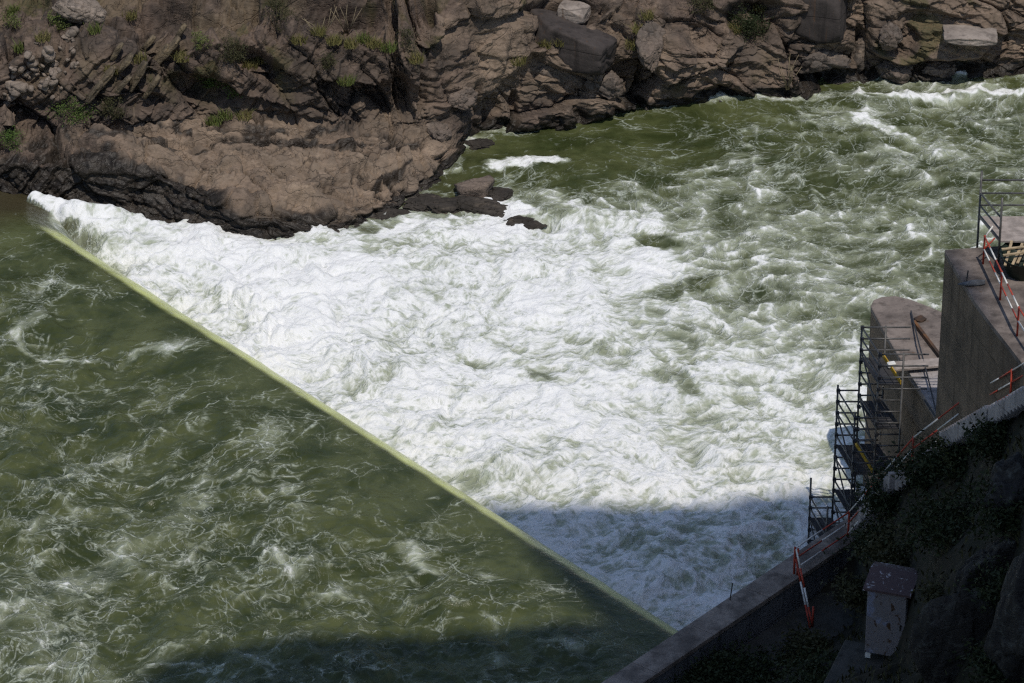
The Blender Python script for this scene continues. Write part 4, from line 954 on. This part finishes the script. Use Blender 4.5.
def zy(px, py, Y): return float(aty(px, py, Y)[2])
BOXF = [(1, 0, 0, .8), (-1, 0, 0, .8), (0, 1, 0, .8), (0, -1, 0, .8), (0, 0, 1, .8), (0, 0, -1, .8)]
def conc(name, label, px, py, Y, size, rot, mat, seed, cat):
    p = aty(px, py, Y); return rock(name, label, p, size, rot, M[mat], seed, sub=5, planes=2, rough=.025, flat=BOXF, cat=cat)
conc('concrete_block', 'old concrete block with a dark straight face set in the far cliff', 566, 42, 184.7, (3.0, 1.3, 1.25), (0, .12, -.45), 'conc_shaded', 131, 'concrete block')
conc('concrete_block', 'short pale concrete upstand on top of the old dark-faced block', 574, 12, 185.8, (.9, .7, .5), (0, .05, -.4), 'conc_wall', 132, 'concrete block')
conc('concrete_wall', 'dark straight concrete wall beside the shrub hollow, far bank', 815, 14, 188.6, (1.9, 1.2, 1.6), (0, -.04, -.3), 'conc_shaded', 133, 'wall')
conc('concrete_ledge', 'thin sunlit concrete ledge jutting over the far right water edge', 970, 34, 187.8, (1.7, 1.3, .26), (0, .03, -.05), 'conc_wall', 134, 'ledge')
def bank_rock(label, px, py, size, rot, mat, seed, push=-.2, up=0.0, **k):
    p = on_bank(px, py); k = dict(dict(sub=5, planes=26, rough=.11), **k); return rock('rock', label, p + (0, push + .3, up - .1), size, rot, M[mat], seed, group='loose rocks on the far bank', **k)
bank_rock('pale tilted slab leaning above the right bank waterline cliff', 652, 40, (.95, .6, 1.5), (-.5, .35, .3), 'rock_plain', 101, -.5, flat=[(0, -.8, .6, .5)])
bank_rock('pale overhanging slab with a pointed corner at the top left', 82, 8, (1.5, 1.0, .75), (.2, .3, .2), 'rock_pale', 102, -.9, .2)
bank_rock('broad brown rock under the old dark-faced concrete block', 560, 72, (1.9, 1.0, 1.0), (0, .45, .1), 'rock_plain', 110, -.1)
bank_rock('brown rock at the right foot of the old concrete block', 606, 84, (1.2, .9, .95), (0, .35, .1), 'rock_plain', 111, -.1)
bank_rock('square grey boulder wedged in the cleft of the right bank', 890, 34, (.75, .8, .9), (.1, .4, .3), 'rock_plain', 103, -.4)
bank_rock('brown boulder at the waterline below the wedged grey boulder', 893, 66, (1.25, .9, .75), (0, .1, .1), 'rock_plain', 104, -.3)
bank_rock('tall upright boulder left of the cleft on the right bank', 856, 52, (.95, .9, 1.4), (0, .05, .2), 'rock_plain', 105, -.3)
bank_rock('low brown boulder under the concrete ledge at far right', 940, 66, (1.1, .8, .55), (0, 0, .1), 'rock_plain', 106, -.3)
bank_rock('broad bulging boulder under the dark concrete wall, right bank', 815, 60, (1.6, 1.0, .9), (0, .1, .1), 'rock_plain', 107, -.2)
bank_rock('rounded boulder sheltered in the hollow of the big rock rib', 462, 96, (.95, .7, .7), (0, .2, .1), 'rock_plain', 108, -.2)
bank_rock('blunt boulder at the right end of the polished shelf', 436, 128, (.8, .8, .55), (0, .1, .4), 'rock_plain', 109, -.1)
RB = [(96, 92, .9), (108, 78, 1.0), (122, 84, 1.1), (128, 62, .8), (140, 74, 1.2), (154, 86, 1.0), (158, 58, 1.2), (172, 46, 1.1), (180, 34, .9), (148, 42, .7), (118, 50, .7)]
ORD = ['first', 'second', 'third', 'fourth', 'fifth', 'sixth', 'seventh', 'eighth', 'ninth', 'tenth', 'eleventh']
RB.sort()
for i, (px, py, h) in enumerate(RB):
    o = rock('rock_slab', 'thin ochre slab in the leaning row at upper left, ' + ORD[i] + ' from the left', on_bank(px, py) + (0, -.25, .1), (.22, .55, .95 * h), (.15, .62 + .1 * math.sin(i * 2.3), .25 * math.sin(i * 1.7)), M['rock_slab'], 120 + i, group='tilted ochre slabs', sub=3, planes=3, rough=.07, flat=[(1, 0, 0, .6), (-1, 0, 0, .6), (0, .1, 1, .72), (0, -1, 0, .6), (0, 1, 0, .6), (0, 0, -1, .8), (.3, -.5, .8, .74)], cat='slab')
def stalks(px, py, h, n, seed, label):
    p = on_bank(px, py); e = empty('dry_stalks', p, label, 'stalks'); r = random.Random(seed)
    for i in range(n):
        b = p + (r.uniform(-.15, .15), r.uniform(-.1, .1), -.1); t = b + (r.uniform(-.9, .9), r.uniform(-.5, .1), h * r.uniform(.6, 1.1)); m = (b + t) / 2 + (r.uniform(-.15, .15), 0, r.uniform(0, .2))
        Geo().tube([b, m, t], [.03, .022, .01], 5).build('stalk', M['stem_dry'], e, smooth=True)
stalks(786, 88, 1.9, 9, 4, 'bunch of dry pale stalks rising from the right bank waterline')
stalks(322, 36, 1.6, 7, 5, 'dry bare stems standing in the shaded recess at top centre')
stalks(345, 32, 1.7, 7, 6, 'dry bare stems right of the first clump in the shaded recess')

# foreground slope: shrubs, outcrops, ground cover
FS = [(690, 690, 1.7, 1.0, 'leaf_dark', 'wide dark shrub at the bottom edge below the wall', 5200),
      (738, 684, 1.8, 1.1, 'leaf_dark', 'dark round shrub on the slope under the barrier corner', 6000),
      (806, 658, 1.2, .9, 'leaf_olive', 'olive shrub between the round shrub and the cabinet pad', 3200),
      (820, 685, 1.4, 1.1, 'leaf_dark', 'dark shrub at the bottom edge left of the concrete pad', 3800),
      (862, 600, 1.0, .8, 'leaf_olive', 'low olive shrub beside the apron above the cabinet', 3000),
      (884, 556, 1.2, 1.1, 'leaf_dark', 'dark shrub crowding the wall where the stairs begin', 4500),
      (893, 512, 1.2, 1.6, 'leaf_dark', 'tall dark shrub in front of the scaffold foot', 5000),
      (925, 482, 1.2, 1.5, 'leaf_dark', 'dark bush hiding the lower stairs', 4600),
      (905, 565, 1.5, 1.2, 'leaf_olive', 'olive bush on the slope above the cabinet roof', 4000),
      (958, 470, 1.3, 1.2, 'leaf_dark', 'dark bush below the sunlit stair barrier', 4600),
      (1000, 452, 1.2, 1.0, 'leaf_dark', 'dark bush under the grey handrail at the right edge', 4200),
      (950, 540, 1.6, 1.3, 'leaf_dark', 'broad dark bush in the middle of the slope', 5200),
      (1010, 520, 1.5, 1.2, 'leaf_dark', 'dark bush above the lichen outcrop at the right edge', 4600),
      (940, 604, .8, .6, 'leaf_olive', 'small olive bush upslope of the cabinet, beside the tall outcrop', 1800),
      (1015, 600, 1.2, 1.0, 'leaf_dark', 'dark shrub growing from the right side of the outcrop', 3400),
      (1005, 680, 1.2, .9, 'leaf_dark', 'dark shrub in the bottom right corner', 3000)]
for i, (px, py, r0, h, mt, lb, n) in enumerate(FS):
    shrub('shrub', lb, on_hill(px, py), r0, r0, h * .5, int(n * .6), .19, mt, 400 + i, 'shrubs on the near slope', clumps=34)
for i, (px, py, sz, lb) in enumerate([(958, 660, (1.5, 1.4, 3.0), 'tall lichen-spotted rock outcrop right of the cabinet'), (985, 600, (1.4, 1.3, 2.2), 'lichen-grey rock crag above the tall outcrop'), (1030, 640, (1.6, 1.5, 2.6), 'dark rock crag cut by the right edge'), (1012, 500, (1.2, 1.0, 1.5), 'pale-spotted rock among the bushes below the handrail'), (840, 668, (.9, .8, .5), 'low rock beside the concrete pad')]):
    rock('outcrop', lb, on_hill(px, py) + (0, 0, sz[2] * .15), sz, (.1, .12, .4 * i), M['rock_lichen'], 150 + i, 'outcrops on the near slope', sub=5, rough=.07)
def ground_cover():
    r = np.random.RandomState(77); n = 26000
    x = r.uniform(-6, 36, n); y = r.uniform(90, 150, n)
    d = (x - W0[0]) * WN[0] + (y - W0[1]) * WN[1] - WW; a = (x - W0[0]) * WD[0] + (y - W0[1]) * WD[1]
    k = (d > 2.2 - 1.6 * ss(WLEN - 5, WLEN, a)) & (d < 16) & (a < WLEN + 12); x, y = x[k], y[k]; n = len(x); z = hill_z(x, y)
    b = np.stack([x, y, z - .03], -1); h = r.uniform(.12, .45, n); t = r.rand(n) * np.pi; s = np.stack([np.cos(t), np.sin(t), 0 * t], -1) * .03
    tp = b + np.concatenate([r.normal(size=(n, 2)) * .12, h[:, None]], 1); m = (b + tp) / 2 + s * 1.5
    V = np.stack([b, m + s, tp, m - s * 2.5], 1).reshape(-1, 3)
    tag(mesh_np('ground_cover', V, np.arange(n * 4).reshape(-1, 4), M['leaf_olive'], smooth=False), 'dry grass and herbs covering the near slope', 'grass', kind='stuff')
ground_cover()
